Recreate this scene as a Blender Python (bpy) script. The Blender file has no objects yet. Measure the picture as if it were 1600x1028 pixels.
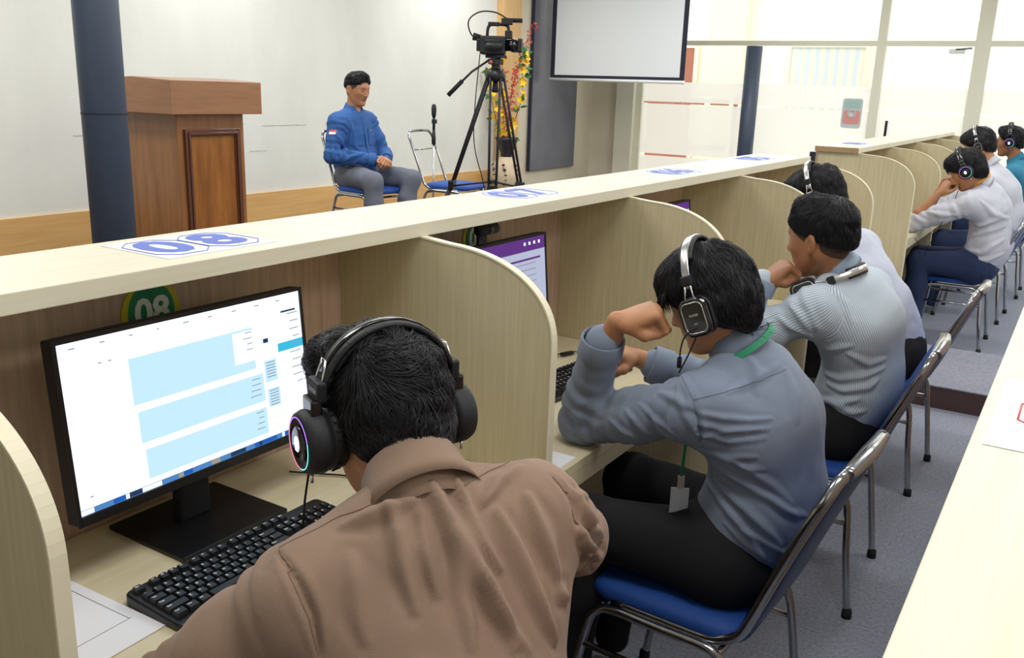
import bpy, bmesh, math, random
import numpy as np
from mathutils import Vector, Matrix, Quaternion, noise
from mathutils.bvhtree import BVHTree

# ------------------------------------------------------------------ camera, world, lights, exposure
scn = bpy.context.scene
COL = scn.collection
cam_d = bpy.data.cameras.new('camera'); cam = bpy.data.objects.new('camera', cam_d); COL.objects.link(cam)
R = Matrix(((0.8427557, 0.53739519, 0.0311326), (-0.16439455, 0.20187268, 0.96551637), (0.51257903, -0.81881245, 0.25847419)))
cam.matrix_world = Matrix.Translation((0, 0, 1.6)) @ R.transposed().to_4x4()
cam_d.sensor_width = 36; cam_d.lens = 36 * 1410 / 1600
cam_d.clip_start = .02; cam_d.clip_end = 100
scn.camera = cam

w = bpy.data.worlds.new('daylight'); scn.world = w; w.use_nodes = True
w.node_tree.nodes['Background'].inputs[0].default_value = (.93, .97, 1.0, 1)
w.node_tree.nodes['Background'].inputs[1].default_value = 1.5

vs = scn.view_settings
vs.view_transform = 'Standard'; vs.look = 'None'; vs.gamma = 1; vs.use_curve_mapping = False
vs.exposure = 0.43

def area(name, loc, sx, sy, power, color=(1, .985, .965), rot=(0, 0, 0)):
    l = bpy.data.lights.new(name, 'AREA'); l.shape = 'RECTANGLE'; l.size = sx; l.size_y = sy
    l.energy = power; l.color = color
    o = bpy.data.objects.new(name, l); o.location = loc; o.rotation_euler = rot; COL.objects.link(o)
    return o
CEIL = 3.4
for (x, y) in ((-.2, .9), (-.2, 3.6), (-.2, 6.4), (-.2, 9.4), (-2.9, 1.2), (-2.9, 4.0), (-2.9, 6.8), (-2.9, 9.6), (-5.2, 2.4), (-5.2, 5.2), (-5.2, 8.4), (2.4, 1.2), (2.4, 5.0), (2.4, 9.0)):
    area('ceiling_lamp', (x, y, CEIL - .06), 1.2, .6, 21 if -1 < x < 0 else 36 if x > 0 else 29)
# daylight falling in through the far glass wall
sun = bpy.data.lights.new('sun', 'SUN'); sun.energy = .6; sun.angle = .03; sun.color = (1, .97, .9)
so = bpy.data.objects.new('sun', sun); so.rotation_euler = (math.radians(38), 0, math.radians(15)); COL.objects.link(so)

# ------------------------------------------------------------------ materials
def lin(c):
    return tuple((v / 12.92 if v <= .04045 else ((v + .055) / 1.055) ** 2.4) for v in [x / 255 for x in c]) + (1,)

MATS = {}
def mat(name, rgb, rough=.6, metal=0, spec=.5, streak=None, noise_amt=0, noise_scale=20, bump=0, bump_scale=60,
        rgb2=None, emit=0, stripe=None, sheen=0, coat=0, stretch=None, uv=False):
    if name in MATS: return MATS[name]
    m = bpy.data.materials.new(name); m.use_nodes = True; MATS[name] = m
    nt = m.node_tree; N = nt.nodes; L = nt.links; b = N['Principled BSDF']
    c1 = lin(rgb); c2 = lin(rgb2) if rgb2 else tuple(v * (1 - noise_amt) for v in c1[:3]) + (1,)
    b.inputs['Base Color'].default_value = c1
    b.inputs['Roughness'].default_value = rough; b.inputs['Metallic'].default_value = metal
    b.inputs['Specular IOR Level'].default_value = spec
    if sheen: b.inputs['Sheen Weight'].default_value = sheen
    if coat: b.inputs['Coat Weight'].default_value = coat
    if emit:
        b.inputs['Emission Color'].default_value = c1; b.inputs['Emission Strength'].default_value = emit
    tc = N.new('ShaderNodeTexCoord')
    def mapped(scale):
        mp = N.new('ShaderNodeMapping'); mp.inputs['Scale'].default_value = scale
        L.new(tc.outputs['UV' if uv else 'Object'], mp.inputs['Vector']); return mp
    if streak or noise_amt or rgb2:
        s = streak or stretch or (1, 1, 1)
        mp = mapped(s); n = N.new('ShaderNodeTexNoise'); n.inputs['Scale'].default_value = noise_scale
        n.inputs['Detail'].default_value = 6; n.inputs['Roughness'].default_value = .6
        L.new(mp.outputs[0], n.inputs['Vector'])
        rp = N.new('ShaderNodeValToRGB'); rp.color_ramp.elements[0].position = .3; rp.color_ramp.elements[1].position = .7
        rp.color_ramp.elements[0].color = c2; rp.color_ramp.elements[1].color = c1
        L.new(n.outputs['Fac'], rp.inputs[0]); L.new(rp.outputs[0], b.inputs['Base Color'])
    if stripe:
        mp = mapped((1, 1, 1)); wv = N.new('ShaderNodeTexWave'); wv.bands_direction = stripe[0]; wv.inputs['Scale'].default_value = stripe[1]
        wv.inputs['Distortion'].default_value = stripe[3] if len(stripe) > 3 else 0
        L.new(mp.outputs[0], wv.inputs['Vector'])
        rp = N.new('ShaderNodeValToRGB'); rp.color_ramp.elements[0].position = .25; rp.color_ramp.elements[1].position = .6
        rp.color_ramp.elements[0].color = lin(stripe[2]); rp.color_ramp.elements[1].color = c1
        L.new(wv.outputs['Fac'], rp.inputs[0]); L.new(rp.outputs[0], b.inputs['Base Color'])
    if bump:
        mp = mapped(stretch or (1, 1, 1)); n = N.new('ShaderNodeTexNoise'); n.inputs['Scale'].default_value = bump_scale
        n.inputs['Detail'].default_value = 4; L.new(mp.outputs[0], n.inputs['Vector'])
        bp = N.new('ShaderNodeBump'); bp.inputs['Strength'].default_value = bump; bp.inputs['Distance'].default_value = .004
        L.new(n.outputs['Fac'], bp.inputs['Height']); L.new(bp.outputs[0], b.inputs['Normal'])
    return m

M = dict(
 plaster=mat('white_wall_paint', (226, 228, 222), .85, noise_amt=.10, noise_scale=2.2, stretch=(1, 1, .5)),
 beige_wall=mat('beige_wall_paint', (222, 214, 192), .85, noise_amt=.05, noise_scale=3),
 ceiling=mat('ceiling_paint', (240, 240, 236), .9),
 carpet=mat('grey_carpet', (160, 165, 178), .95, rgb2=(120, 125, 139), noise_scale=90, bump=.8, bump_scale=220, spec=.1),
 carpet_light=mat('light_grey_carpet', (152, 154, 166), .95, rgb2=(124, 127, 140), noise_scale=50, bump=.8, bump_scale=220, spec=.1),
 stage_floor=mat('stage_floor_covering', (104, 98, 90), .8, rgb2=(80, 76, 72), noise_scale=18, bump=.3),
 riser=mat('brown_vinyl', (84, 64, 62), .6),
 lam_board=mat('cream_laminate_lengthwise', (226, 221, 200), .45, rgb2=(218, 211, 186), noise_scale=9, streak=(7, .35, 7)),
 lam_desk=mat('cream_laminate_desk', (226, 216, 184), .4, rgb2=(216, 204, 170), noise_scale=9, streak=(7, .35, 7)),
 lam_panel=mat('cream_laminate_upright', (208, 196, 160), .5, rgb2=(192, 180, 142), noise_scale=10, streak=(9, 9, .35)),
 lam_edge=mat('cream_edge_band', (238, 230, 202), .5),
 chip=mat('raw_chipboard_edge', (186, 158, 118), .8, rgb2=(150, 120, 82), noise_scale=120),
 brown_panel=mat('brown_wood_laminate', (208, 182, 158), .5, rgb2=(178, 150, 128), noise_scale=7, streak=(8, 8, .5)),
 orange_wood=mat('orange_wood_skirting', (222, 180, 118), .5, rgb2=(206, 160, 100), noise_scale=6, streak=(1, .3, 6)),
 column_wood=mat('light_wood_column', (226, 190, 136), .5, rgb2=(210, 168, 112), noise_scale=6, streak=(6, 6, .4)),
 lectern=mat('varnished_teak', (160, 110, 66), .35, rgb2=(130, 84, 46), noise_scale=4, streak=(6, 6, .5), coat=.2),
 lectern_dark=mat('dark_varnished_moulding', (92, 52, 36), .35, coat=.3),
 lectern_panel=mat('golden_teak_veneer', (164, 106, 44), .3, rgb2=(120, 68, 22), noise_scale=3.5, streak=(5, 5, .6), coat=.3),
 lectern_top=mat('reddish_teak', (160, 116, 82), .4, rgb2=(142, 98, 66), noise_scale=5, streak=(.6, .6, 6), coat=.15),
 pillar=mat('dark_slate_paint', (70, 82, 102), .45, noise_amt=.12, noise_scale=4),
 slate=mat('glossy_grey_board', (110, 112, 124), .35, noise_amt=.3, noise_scale=2.0),
 frame_grey=mat('pale_grey_aluminium', (196, 198, 190), .5, metal=.1),
 frame_cream=mat('cream_window_frame', (226, 224, 204), .6),
 screen_cloth=mat('projection_screen_cloth', (226, 232, 236), .9),
 black_border=mat('black_screen_border', (26, 30, 50), .7),
 white_bar=mat('white_metal_bar', (232, 234, 236), .4),
 chrome=mat('chrome', (176, 178, 182), .14, metal=1),
 silver=mat('silver_metal', (214, 214, 214), .25, metal=1),
 dark_steel=mat('grey_steel', (120, 124, 132), .3, metal=.8),
 blue_pad=mat('blue_chair_fabric', (22, 74, 156), .65, noise_amt=.15, noise_scale=60, bump=.2, bump_scale=300),
 blue_back=mat('navy_chair_vinyl', (28, 64, 124), .42, noise_amt=.15, noise_scale=30),
 black_plastic=mat('black_plastic', (16, 17, 20), .38),
 matte_black=mat('matte_black_plastic', (22, 24, 29), .6, bump=.15, bump_scale=400),
 glossy_black=mat('glossy_black_plastic', (10, 10, 13), .12, coat=.5),
 rubber=mat('black_rubber', (22, 22, 24), .8),
 key=mat('key_plastic', (24, 25, 28), .42),
 legend=mat('white_key_legend', (220, 222, 224), .6),
 pad_black=mat('black_leatherette', (20, 20, 23), .5, bump=.3, bump_scale=300),
 paper=mat('white_paper', (240, 242, 248), .8),
 ink=mat('grey_printed_ink', (120, 122, 130), .8),
 blue_ink=mat('blue_printed_ink', (96, 116, 196), .7),
 red_ink=mat('red_printed_ink', (206, 92, 88), .7),
 green_disc=mat('green_badge', (34, 134, 92), .5),
 yellow_disc=mat('yellow_badge_rim', (206, 190, 40), .5),
 badge_white=mat('white_badge_digits', (228, 234, 226), .5),
 skin=mat('tan_skin', (184, 130, 92), .5, noise_amt=.10, noise_scale=14, bump=.06, bump_scale=220),
 skin_dark=mat('deep_tan_skin', (164, 112, 76), .5, noise_amt=.12, noise_scale=14, bump=.06, bump_scale=220),
 lip=mat('lips', (150, 88, 74), .5),
 eye_white=mat('eye_white', (220, 214, 206), .3),
 iris=mat('dark_iris', (30, 20, 16), .2),
 hair=mat('black_hair', (20, 20, 24), .5, spec=.4, noise_amt=.5, noise_scale=50),
 hair_strand=mat('black_hair_strand', (25, 25, 30), .42, spec=.5),
 cropped_hair=mat('closely_cropped_hair', (78, 56, 46), .8, noise_amt=.3, noise_scale=180),
 nail=mat('fingernail', (206, 160, 134), .35),
 brown_shirt=mat('brown_cotton', (146, 120, 101), .85, noise_amt=.05, noise_scale=8, bump=.25, bump_scale=700, sheen=.15),
 brown_seam=mat('brown_cotton_seam', (132, 107, 89), .85),
 grey_seam=mat('slate_grey_seam', (108, 119, 138), .85),
 grey_shirt=mat('slate_grey_cotton', (122, 134, 154), .8, noise_amt=.06, noise_scale=8, bump=.2, bump_scale=700, sheen=.1),
 stripe_shirt=mat('striped_blue_cotton', (202, 212, 220), .8, stripe=('X', 52, (148, 166, 184), 0), uv=True),
 white_shirt=mat('pale_blue_white_cotton', (196, 203, 222), .8, noise_amt=.05, noise_scale=8),
 pale_shirt=mat('pale_grey_cotton', (200, 202, 213), .8, noise_amt=.05, noise_scale=8),
 teal_shirt=mat('teal_cotton', (44, 128, 158), .8, noise_amt=.08, noise_scale=8),
 blue_shirt=mat('royal_blue_cotton', (44, 92, 158), .8, noise_amt=.12, noise_scale=10, bump=.15, bump_scale=300),
 black_cloth=mat('black_trouser_cloth', (16, 17, 22), .9, noise_amt=.2, noise_scale=10),
 navy_cloth=mat('navy_trouser_cloth', (38, 52, 88), .9, noise_amt=.15, noise_scale=10),
 grey_cloth=mat('grey_trouser_cloth', (108, 114, 128), .9, noise_amt=.15, noise_scale=12, bump=.2),
 shoe=mat('black_shoe', (18, 18, 20), .4),
 green_ribbon=mat('green_lanyard_ribbon', (36, 140, 100), .6),
 white_card=mat('id_card', (200, 210, 226), .3),
 flag_red=mat('flag_red', (196, 74, 60), .8), white_cloth=mat('white_cloth', (236, 236, 236), .8),
 yellow=mat('yellow_petal', (240, 196, 30), .6), leaf=mat('green_leaf', (62, 124, 58), .6),
 red_bud=mat('red_blossom', (196, 70, 60), .6), stem=mat('brown_stem', (74, 56, 44), .7),
 vase=mat('cream_ceramic', (206, 188, 158), .5, noise_amt=.15, noise_scale=12), vase_dark=mat('black_ceramic', (38, 38, 46), .4),
 orange_cloth=mat('orange_collar_ribbon', (226, 160, 70), .8),
 outside_wall=mat('cream_outside_wall', (250, 246, 226), .9), outside_wall2=mat('yellow_outside_column', (246, 238, 204), .9),
 door_brown=mat('brown_wooden_door', (164, 98, 72), .7), curtain=mat('beige_curtain', (226, 224, 206), .8, stripe=('X', 2.0, (206, 216, 220), 2)),
 outside_floor=mat('pale_floor_tiles', (236, 234, 226), .6),
 brown_stripe=mat('brown_rail', (156, 96, 76), .6),
 scuff=mat('grey_scuff', (186, 186, 180), .9),
 sticker_red=mat('sticker_red', (218, 150, 144), .6), sticker_green=mat('sticker_green', (164, 196, 192), .6), sticker_grey=mat('sticker_grey', (198, 206, 206), .6),
)
def emis(name, rgb, s):
    if name in MATS: return MATS[name]
    m = bpy.data.materials.new(name); m.use_nodes = True; MATS[name] = m
    nt = m.node_tree; nt.nodes.clear(); e = nt.nodes.new('ShaderNodeEmission'); o = nt.nodes.new('ShaderNodeOutputMaterial')
    e.inputs[0].default_value = lin(rgb); e.inputs[1].default_value = s; nt.links.new(e.outputs[0], o.inputs[0]); return m
def glassy(name, frost=False):
    m = bpy.data.materials.new(name); m.use_nodes = True; nt = m.node_tree; nt.nodes.clear(); N = nt.nodes; L = nt.links
    o = N.new('ShaderNodeOutputMaterial'); mx = N.new('ShaderNodeMixShader'); tr = N.new('ShaderNodeBsdfTransparent')
    if frost:
        tl = N.new('ShaderNodeBsdfTranslucent'); df = N.new('ShaderNodeBsdfDiffuse'); m2 = N.new('ShaderNodeMixShader')
        tl.inputs[0].default_value = (.95, .94, .93, 1); df.inputs[0].default_value = (.9, .9, .9, 1); m2.inputs[0].default_value = .3
        L.new(tl.outputs[0], m2.inputs[1]); L.new(df.outputs[0], m2.inputs[2])
        mx.inputs[0].default_value = .72; L.new(tr.outputs[0], mx.inputs[1]); L.new(m2.outputs[0], mx.inputs[2])
    else:
        gl = N.new('ShaderNodeBsdfGlossy'); gl.inputs['Roughness'].default_value = .02; mx.inputs[0].default_value = .06
        L.new(tr.outputs[0], mx.inputs[1]); L.new(gl.outputs[0], mx.inputs[2])
    L.new(mx.outputs[0], o.inputs[0]); MATS[name] = m; return m
M['glass'] = glassy('clear_glass'); M['frost'] = glassy('frosted_film', True)
M['scr_white'] = emis('screen_white', (238, 244, 255), 1.0); M['scr_blue'] = emis('screen_pale_blue', (190, 226, 246), .85)
M['scr_cyan'] = emis('screen_cyan', (60, 186, 222), .8); M['scr_grey'] = emis('screen_grey_text', (150, 160, 176), .7)
M['scr_dark'] = emis('screen_dark', (40, 60, 90), .8); M['scr_task'] = emis('screen_taskbar', (86, 140, 200), .7)
M['scr_tan'] = emis('screen_tan', (170, 160, 140), .7); M['scr_deep'] = emis('screen_deep_blue', (40, 100, 190), .7)
M['scr_purple'] = emis('screen_purple', (120, 70, 160), .5); M['scr_dim'] = emis('screen_dim_white', (190, 196, 220), .7)
M['led_cyan'] = emis('led_cyan', (110, 220, 210), 1.3); M['led_violet'] = emis('led_violet', (160, 110, 240), 1.5)
M['led_pink'] = emis('led_pink', (220, 120, 150), 1.0); M['led_white'] = emis('led_white', (235, 235, 255), 1.6)
M['led_glow'] = emis('led_purple_glow', (110, 80, 200), .5)

# ------------------------------------------------------------------ mesh helpers
V = Vector
def link(o, parent=None):
    COL.objects.link(o)
    if parent is not None: o.parent = parent
    return o
def thing(name, label, cat, loc=(0, 0, 0), rz=0, group=None):
    o = bpy.data.objects.new(name, None); o.empty_display_size = .05; o.location = loc; o.rotation_euler = (0, 0, rz)
    COL.objects.link(o); o['label'] = label; o['category'] = cat
    if group: o['group'] = group
    return o
def tag(o, label, cat, group=None, kind=None):
    o['label'] = label; o['category'] = cat
    if group: o['group'] = group
    if kind: o['kind'] = kind
    return o
def obj(name, bm, mats, parent=None, smooth=False, bevel=0, seg=2, loc=None, auto=None):
    if not isinstance(mats, (list, tuple)): mats = [mats]
    me = bpy.data.meshes.new(name)
    bmesh.ops.recalc_face_normals(bm, faces=bm.faces[:]) if smooth != 'keep' else None
    bm.to_mesh(me); bm.free()
    for m in mats: me.materials.append(M[m] if isinstance(m, str) else m)
    if smooth: me.polygons.foreach_set('use_smooth', [True] * len(me.polygons))
    o = bpy.data.objects.new(name, me); link(o, parent)
    if loc is not None: o.location = loc
    if bevel:
        b = o.modifiers.new('bevel', 'BEVEL'); b.width = bevel; b.segments = seg; b.limit_method = 'ANGLE'; b.angle_limit = .6
    return o
def struct(name, bm, m, **k):
    o = obj(name, bm, m, **k)
    if o.parent is None: o['kind'] = 'structure'
    return o
def box(bm, lo, hi, mi=0, mtx=None):
    lo = V(lo); hi = V(hi)
    vs_ = [bm.verts.new((x, y, z)) for x in (lo.x, hi.x) for y in (lo.y, hi.y) for z in (lo.z, hi.z)]
    if mtx:
        for v in vs_: v.co = mtx @ v.co
    for q in ((0, 1, 3, 2), (4, 6, 7, 5), (0, 4, 5, 1), (2, 3, 7, 6), (0, 2, 6, 4), (1, 5, 7, 3)):
        f = bm.faces.new([vs_[i] for i in q]); f.material_index = mi
    return vs_
def bx(lo, hi, mi=0, mtx=None):
    bm = bmesh.new(); box(bm, lo, hi, mi, mtx); return bm
def smooth_path(pts, n=6, closed=False):
    P = [V(p) for p in pts]; out = []
    m = len(P)
    rng = m if closed else m - 1
    for i in range(rng):
        if closed: p0, p1, p2, p3 = P[(i - 1) % m], P[i], P[(i + 1) % m], P[(i + 2) % m]
        else: p0, p1, p2, p3 = P[max(i - 1, 0)], P[i], P[i + 1], P[min(i + 2, m - 1)]
        for j in range(n):
            t = j / n
            out.append(.5 * ((2 * p1) + (p2 - p0) * t + (2 * p0 - 5 * p1 + 4 * p2 - p3) * t * t + (3 * p1 - 3 * p2 + p3 - p0) * t ** 3))
    if not closed: out.append(P[-1])
    return out
def tube(bm, pts, r, n=10, closed=False, mi=0, flat=None, smooth=0):
    """sweep; r number or list; flat=(axis, factor) flattens the section along an axis"""
    P = smooth_path(pts, smooth, closed) if smooth else [V(p) for p in pts]
    m = len(P)
    rr = r if isinstance(r, (list, tuple)) else [r] * m
    if len(rr) != m:
        rr = [rr[0] + (rr[-1] - rr[0]) * 1.0 * i / (m - 1) if len(rr) == 2 else float(np.interp(i / (m - 1) * (len(rr) - 1), range(len(rr)), rr)) for i in range(m)]
    rings = []; up = None
    for i in range(m):
        if closed: t = (P[(i + 1) % m] - P[i - 1])
        else: t = P[min(i + 1, m - 1)] - P[max(i - 1, 0)]
        t = t.normalized() if t.length > 1e-9 else V((0, 0, 1))
        if up is None:
            up = V((0, 0, 1)) if abs(t.z) < .9 else V((1, 0, 0))
        up = (up - t * up.dot(t)); up = up.normalized() if up.length > 1e-6 else t.orthogonal().normalized()
        s = t.cross(up)
        ring = []
        for k in range(n):
            a = 2 * math.pi * k / n
            off = (up * math.cos(a) + s * math.sin(a)) * rr[i]
            if flat: ax = V(flat[0]); off = off + ax * off.dot(ax) * (flat[1] - 1)
            ring.append(bm.verts.new(P[i] + off))
        rings.append(ring)
    for i in range(m if closed else m - 1):
        a, b = rings[i], rings[(i + 1) % m]
        for k in range(n):
            f = bm.faces.new((a[k], a[(k + 1) % n], b[(k + 1) % n], b[k])); f.material_index = mi; f.smooth = True
    if not closed:
        for ring, rev in ((rings[0], True), (rings[-1], False)):
            f = bm.faces.new(ring[::-1] if rev else ring); f.material_index = mi
    return bm
def tb(pts, r, **k):
    bm = bmesh.new(); tube(bm, pts, r, **k); return bm
def lathe(bm, prof, origin=(0, 0, 0), axis=(0, 0, 1), n=32, mi=0, cap=True, a0=0, a1=2 * math.pi, sx=1, sy=1, xdir=None):
    ax = V(axis).normalized(); x = (V(xdir) - ax * V(xdir).dot(ax)).normalized() if xdir is not None else ax.orthogonal().normalized(); y = ax.cross(x); o = V(origin)
    full = abs(a1 - a0 - 2 * math.pi) < 1e-6; cnt = n if full else n + 1
    rings = []
    for (r, z) in prof:
        if r < 1e-6: rings.append([bm.verts.new(o + ax * z)]); continue
        rings.append([bm.verts.new(o + ax * z + x * (r * sx * math.cos(a0 + (a1 - a0) * k / n)) + y * (r * sy * math.sin(a0 + (a1 - a0) * k / n))) for k in range(cnt)])
    for a, b in zip(rings, rings[1:]):
        for k in range(n):
            k2 = (k + 1) % cnt if full else k + 1
            if len(a) == 1 and len(b) == 1: continue
            if len(a) == 1: vs_ = (a[0], b[k2], b[k])
            elif len(b) == 1: vs_ = (a[k], a[k2], b[0])
            else: vs_ = (a[k], a[k2], b[k2], b[k])
            f = bm.faces.new(vs_); f.material_index = mi; f.smooth = True
    if cap and full:
        for ring in (rings[0], rings[-1]):
            if len(ring) > 2: f = bm.faces.new(ring); f.material_index = mi
    return bm
def lt(prof, **k):
    bm = bmesh.new(); lathe(bm, prof, **k); return bm
def prism(bm, pts2, fn, t0, t1, mi=0):
    """extrude a 2-D outline; fn(u, v, t) -> 3-D"""
    a = [bm.verts.new(fn(u, v, t0)) for u, v in pts2]; b = [bm.verts.new(fn(u, v, t1)) for u, v in pts2]
    n = len(pts2)
    f = bm.faces.new(a[::-1]); f.material_index = mi; f = bm.faces.new(b); f.material_index = mi
    for i in range(n):
        f = bm.faces.new((a[i], a[(i + 1) % n], b[(i + 1) % n], b[i])); f.material_index = mi
    return bm
def rrect(w, h, r, n=5, cx=0, cy=0):
    out = []
    for (sx, sy, a0) in ((1, 1, 0), (-1, 1, 90), (-1, -1, 180), (1, -1, 270)):
        for k in range(n + 1):
            a = math.radians(a0 + 90 * k / n)
            out.append((cx + sx * (w / 2 - r) + r * math.cos(a), cy + sy * (h / 2 - r) + r * math.sin(a)))
    return out
def text_bm(s, size, depth=.001, mtx=Matrix(), offset=0, mi=0, align='CENTER', bm=None, shear=0):
    c = bpy.data.curves.new('t', 'FONT'); c.body = s; c.size = size; c.extrude = depth / 2; c.offset = offset
    c.align_x = align; c.align_y = 'CENTER'; c.resolution_u = 3; c.shear = shear
    o = bpy.data.objects.new('t', c); COL.objects.link(o)
    me = o.to_mesh()
    bm = bm or bmesh.new()
    vs_ = [bm.verts.new(mtx @ v.co) for v in me.vertices]
    for p in me.polygons:
        try: f = bm.faces.new([vs_[i] for i in p.vertices]); f.material_index = mi
        except ValueError: pass
    o.to_mesh_clear(); bpy.data.objects.remove(o); bpy.data.curves.remove(c)
    return bm
def basis(x, y, z, o=(0, 0, 0)):
    m = Matrix((V(x), V(y), V(z))).transposed().to_4x4(); m.translation = V(o); return m
def copy_thing(root, loc, rz=None, label=None):
    r = root.copy(); COL.objects.link(r); r.location = loc
    if rz is not None: r.rotation_euler = (0, 0, rz)
    if label: r['label'] = label
    for ch in list(root.children):
        c = ch.copy(); COL.objects.link(c); c.parent = r
        for g in list(ch.children):
            d = g.copy(); COL.objects.link(d); d.parent = c
    return r
# ------------------------------------------------------------------ setting
struct('floor', bx((-6.3, -1.6, -.05), (4, 12, 0)), 'carpet')
struct('ceiling', bx((-6.5, -1.7, CEIL), (4.2, 12.1, CEIL + .1)), 'ceiling')
struct('floor_platform', bx((-3.9, 5.13, 0), (1.6, 6.02, .118)), 'riser')
struct('floor_platform_carpet', bx((-3.9, 5.125, .118), (1.6, 6.02, .125)), 'carpet_light')
STG = .36
struct('floor_stage', bx((-6.3, -1.6, 0), (-3.42, 11.9, STG)), 'stage_floor')
struct('wall_left', bx((-6.45, -1.7, 0), (-6.3, 12.15, CEIL)), 'plaster')
struct('wall_near', bx((-6.45, -1.75, 0), (4.1, -1.6, CEIL)), 'plaster')
struct('wall_right', bx((4, -1.7, 0), (4.15, 12.15, CEIL)), 'plaster')
bm = bx((-6.292, 0.5, STG + .75), (-6.29, 0.505, STG + .751))
bm.free()
struct('baseboard_left', bx((-6.3, -1.6, STG), (-6.272, 9.5, STG + .25)), 'orange_wood')
bm = bmesh.new(); box(bm, (-6.3, 9.5, STG), (-6.2, 9.9, CEIL)); struct('trim_1', bm, 'column_wood', bevel=.006)
struct('wall_left_end', bx((-6.3, 9.93, STG), (-6.26, 11.98, CEIL)), 'beige_wall')
bm = bmesh.new(); box(bm, (-6.3, 11.98, 0), (-5.82, 12.12, CEIL)); struct('wall_far', bm, 'beige_wall')
struct('trim_2', bx((-5.82, 11.86, 0), (-5.55, 12.12, CEIL)), 'frame_cream', bevel=.004)
# dark scuffs left on the wall by chair backs
for i, (y0, y1, z) in enumerate(((5.05, 5.55, 1.22), (5.75, 6.3, 1.2), (3.95, 4.05, 1.16), (4.1, 4.22, 1.17), (4.9, 5.1, 1.0), (5.6, 5.8, .98))):
    b_ = bmesh.new(); pts = []
    n = 10
    rs = random.Random(i)
    for k in range(n): pts.append((y0 + (y1 - y0) * k / (n - 1), z + rs.uniform(.002, .006)))
    for k in range(n)[::-1]: pts.append((y0 + (y1 - y0) * k / (n - 1), z - rs.uniform(.002, .006)))
    prism(b_, pts, lambda u, v, t: (t, u, v), -6.3, -6.2985)
    o = obj('wall_scuff', b_, 'scuff'); o['kind'] = 'structure'

# grey board standing on the wall past the wood column
t = thing('wall_board', 'tall glossy dark grey board hung on the left wall behind the flowers', 'board', (-6.24, 10.82, 1.6))
obj('panel', bx((-.02, -.60, -1.05), (.03, .60, 1.6)), 'slate', t, bevel=.004)
obj('frame', bx((.0, -.625, -1.055), (.036, -.60, 1.6)), 'black_border', t)

# projection screen hanging in front of the glass
t = thing('projection_screen', 'pull-down white projection screen with black border hanging before the glass wall', 'projection screen', (-5.19, 10.5, 1.72))
obj('cloth', bx((-.88, -.002, .05), (.88, .002, 1.45)), 'screen_cloth', t)
b_ = bmesh.new()
for lo, hi in (((-.92, -.004, .02), (-.86, .003, 1.6)), ((.86, -.004, .02), (.92, .003, 1.6)), ((-.86, -.004, .02), (.86, .003, .055)), ((-.86, -.004, 1.4), (.86, .003, 1.6))): box(b_, lo, hi)
obj('border', b_, 'black_border', t)
obj('bottom_bar', tb([(-.93, 0, 0), (.93, 0, 0)], .02, n=12), 'white_bar', t)
obj('housing', bx((-1.0, -.06, 1.58), (1.0, .06, 1.67)), 'white_bar', t, bevel=.01)

# far glass wall: frame bars, clear panes, frosted film
GY = 12.0
FR = [(-5.55, -5.47), (-2.43, -2.33), (-1.36, -1.2), (1.2, 1.3), (3.92, 4.0)]
b_ = bmesh.new()
for a, c in FR: box(b_, (a, GY - .04, 0), (c, GY + .04, CEIL))
box(b_, (-5.5, GY - .035, 2.22), (4, GY + .035, 2.28)); box(b_, (-5.5, GY - .04, 0), (4, GY + .04, .08)); box(b_, (-5.5, GY - .04, CEIL - .06), (4, GY + .04, CEIL))
wf = struct('window_1', b_, 'frame_cream')
for a, c in ((-5.47, -2.43), (-2.33, -1.36), (-1.2, 1.2), (1.3, 3.92)):
    for z0, z1 in ((.08, 2.22), (2.28, CEIL - .06)):
        obj('window_pane', bx((a, GY - .004, z0), (c, GY + .004, z1)), 'glass', wf)
for a, c in ((-5.47, -2.43), (-2.33, -1.36), (-1.2, 1.2)):
    fb = bmesh.new()
    for z0, z1 in ((.1, .735), (.765, 1.445), (1.475, 1.74)): box(fb, (a, GY - .008, z0), (c, GY - .006, z1))
    obj('frosted_film', fb, 'frost', wf)
# sticker, door handle, door closer
t = thing('window_sticker', 'small red and green emblem sticker on the far glass wall', 'sticker', (-2.63, GY - .014, 1.42))
obj('backing', prism(bmesh.new(), rrect(.24, .36, .04), lambda u, v, q: (u, q, v), -.002, 0), 'sticker_grey', t)
b_ = bmesh.new(); prism(b_, rrect(.2, .1, .02, cy=.11), lambda u, v, q: (u, q, v), -.004, -.002); obj('green_band', b_, 'sticker_green', t)
b_ = bmesh.new(); prism(b_, rrect(.2, .17, .03, cy=-.045), lambda u, v, q: (u, q, v), -.004, -.002); obj('red_shield', b_, 'sticker_red', t)
b_ = bmesh.new(); lathe(b_, [(0, 0), (.05, 0), (.05, .003), (.035, .003), (.035, .002), (0, .002)], origin=(0, -.004, .0), axis=(0, -1, 0), n=24); obj('round_emblem', b_, 'sticker_grey', t)
t = thing('door_pull', 'dark vertical door handle on the far glass door', 'door handle', (-2.2, GY - .06, 1.24))
obj('bar', tb([(0, 0, -.11), (0, 0, .11)], .016), 'black_border', t)
obj('bracket', tb([(0, 0, .09), (0, .05, .09)], .01), 'black_border', t); obj('bracket', tb([(0, 0, -.09), (0, .05, -.09)], .01), 'black_border', t)
t = thing('door_closer', 'small silver door closer arm under the transom of the glass door', 'door closer', (-1.5, GY - .06, 2.16))
obj('body', bx((-.12, -.02, -.025), (.05, .05, .025)), 'silver', t, bevel=.004); obj('arm', tb([(-.05, -.02, .02), (.12, -.03, .035)], .01), 'dark_steel', t)

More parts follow.
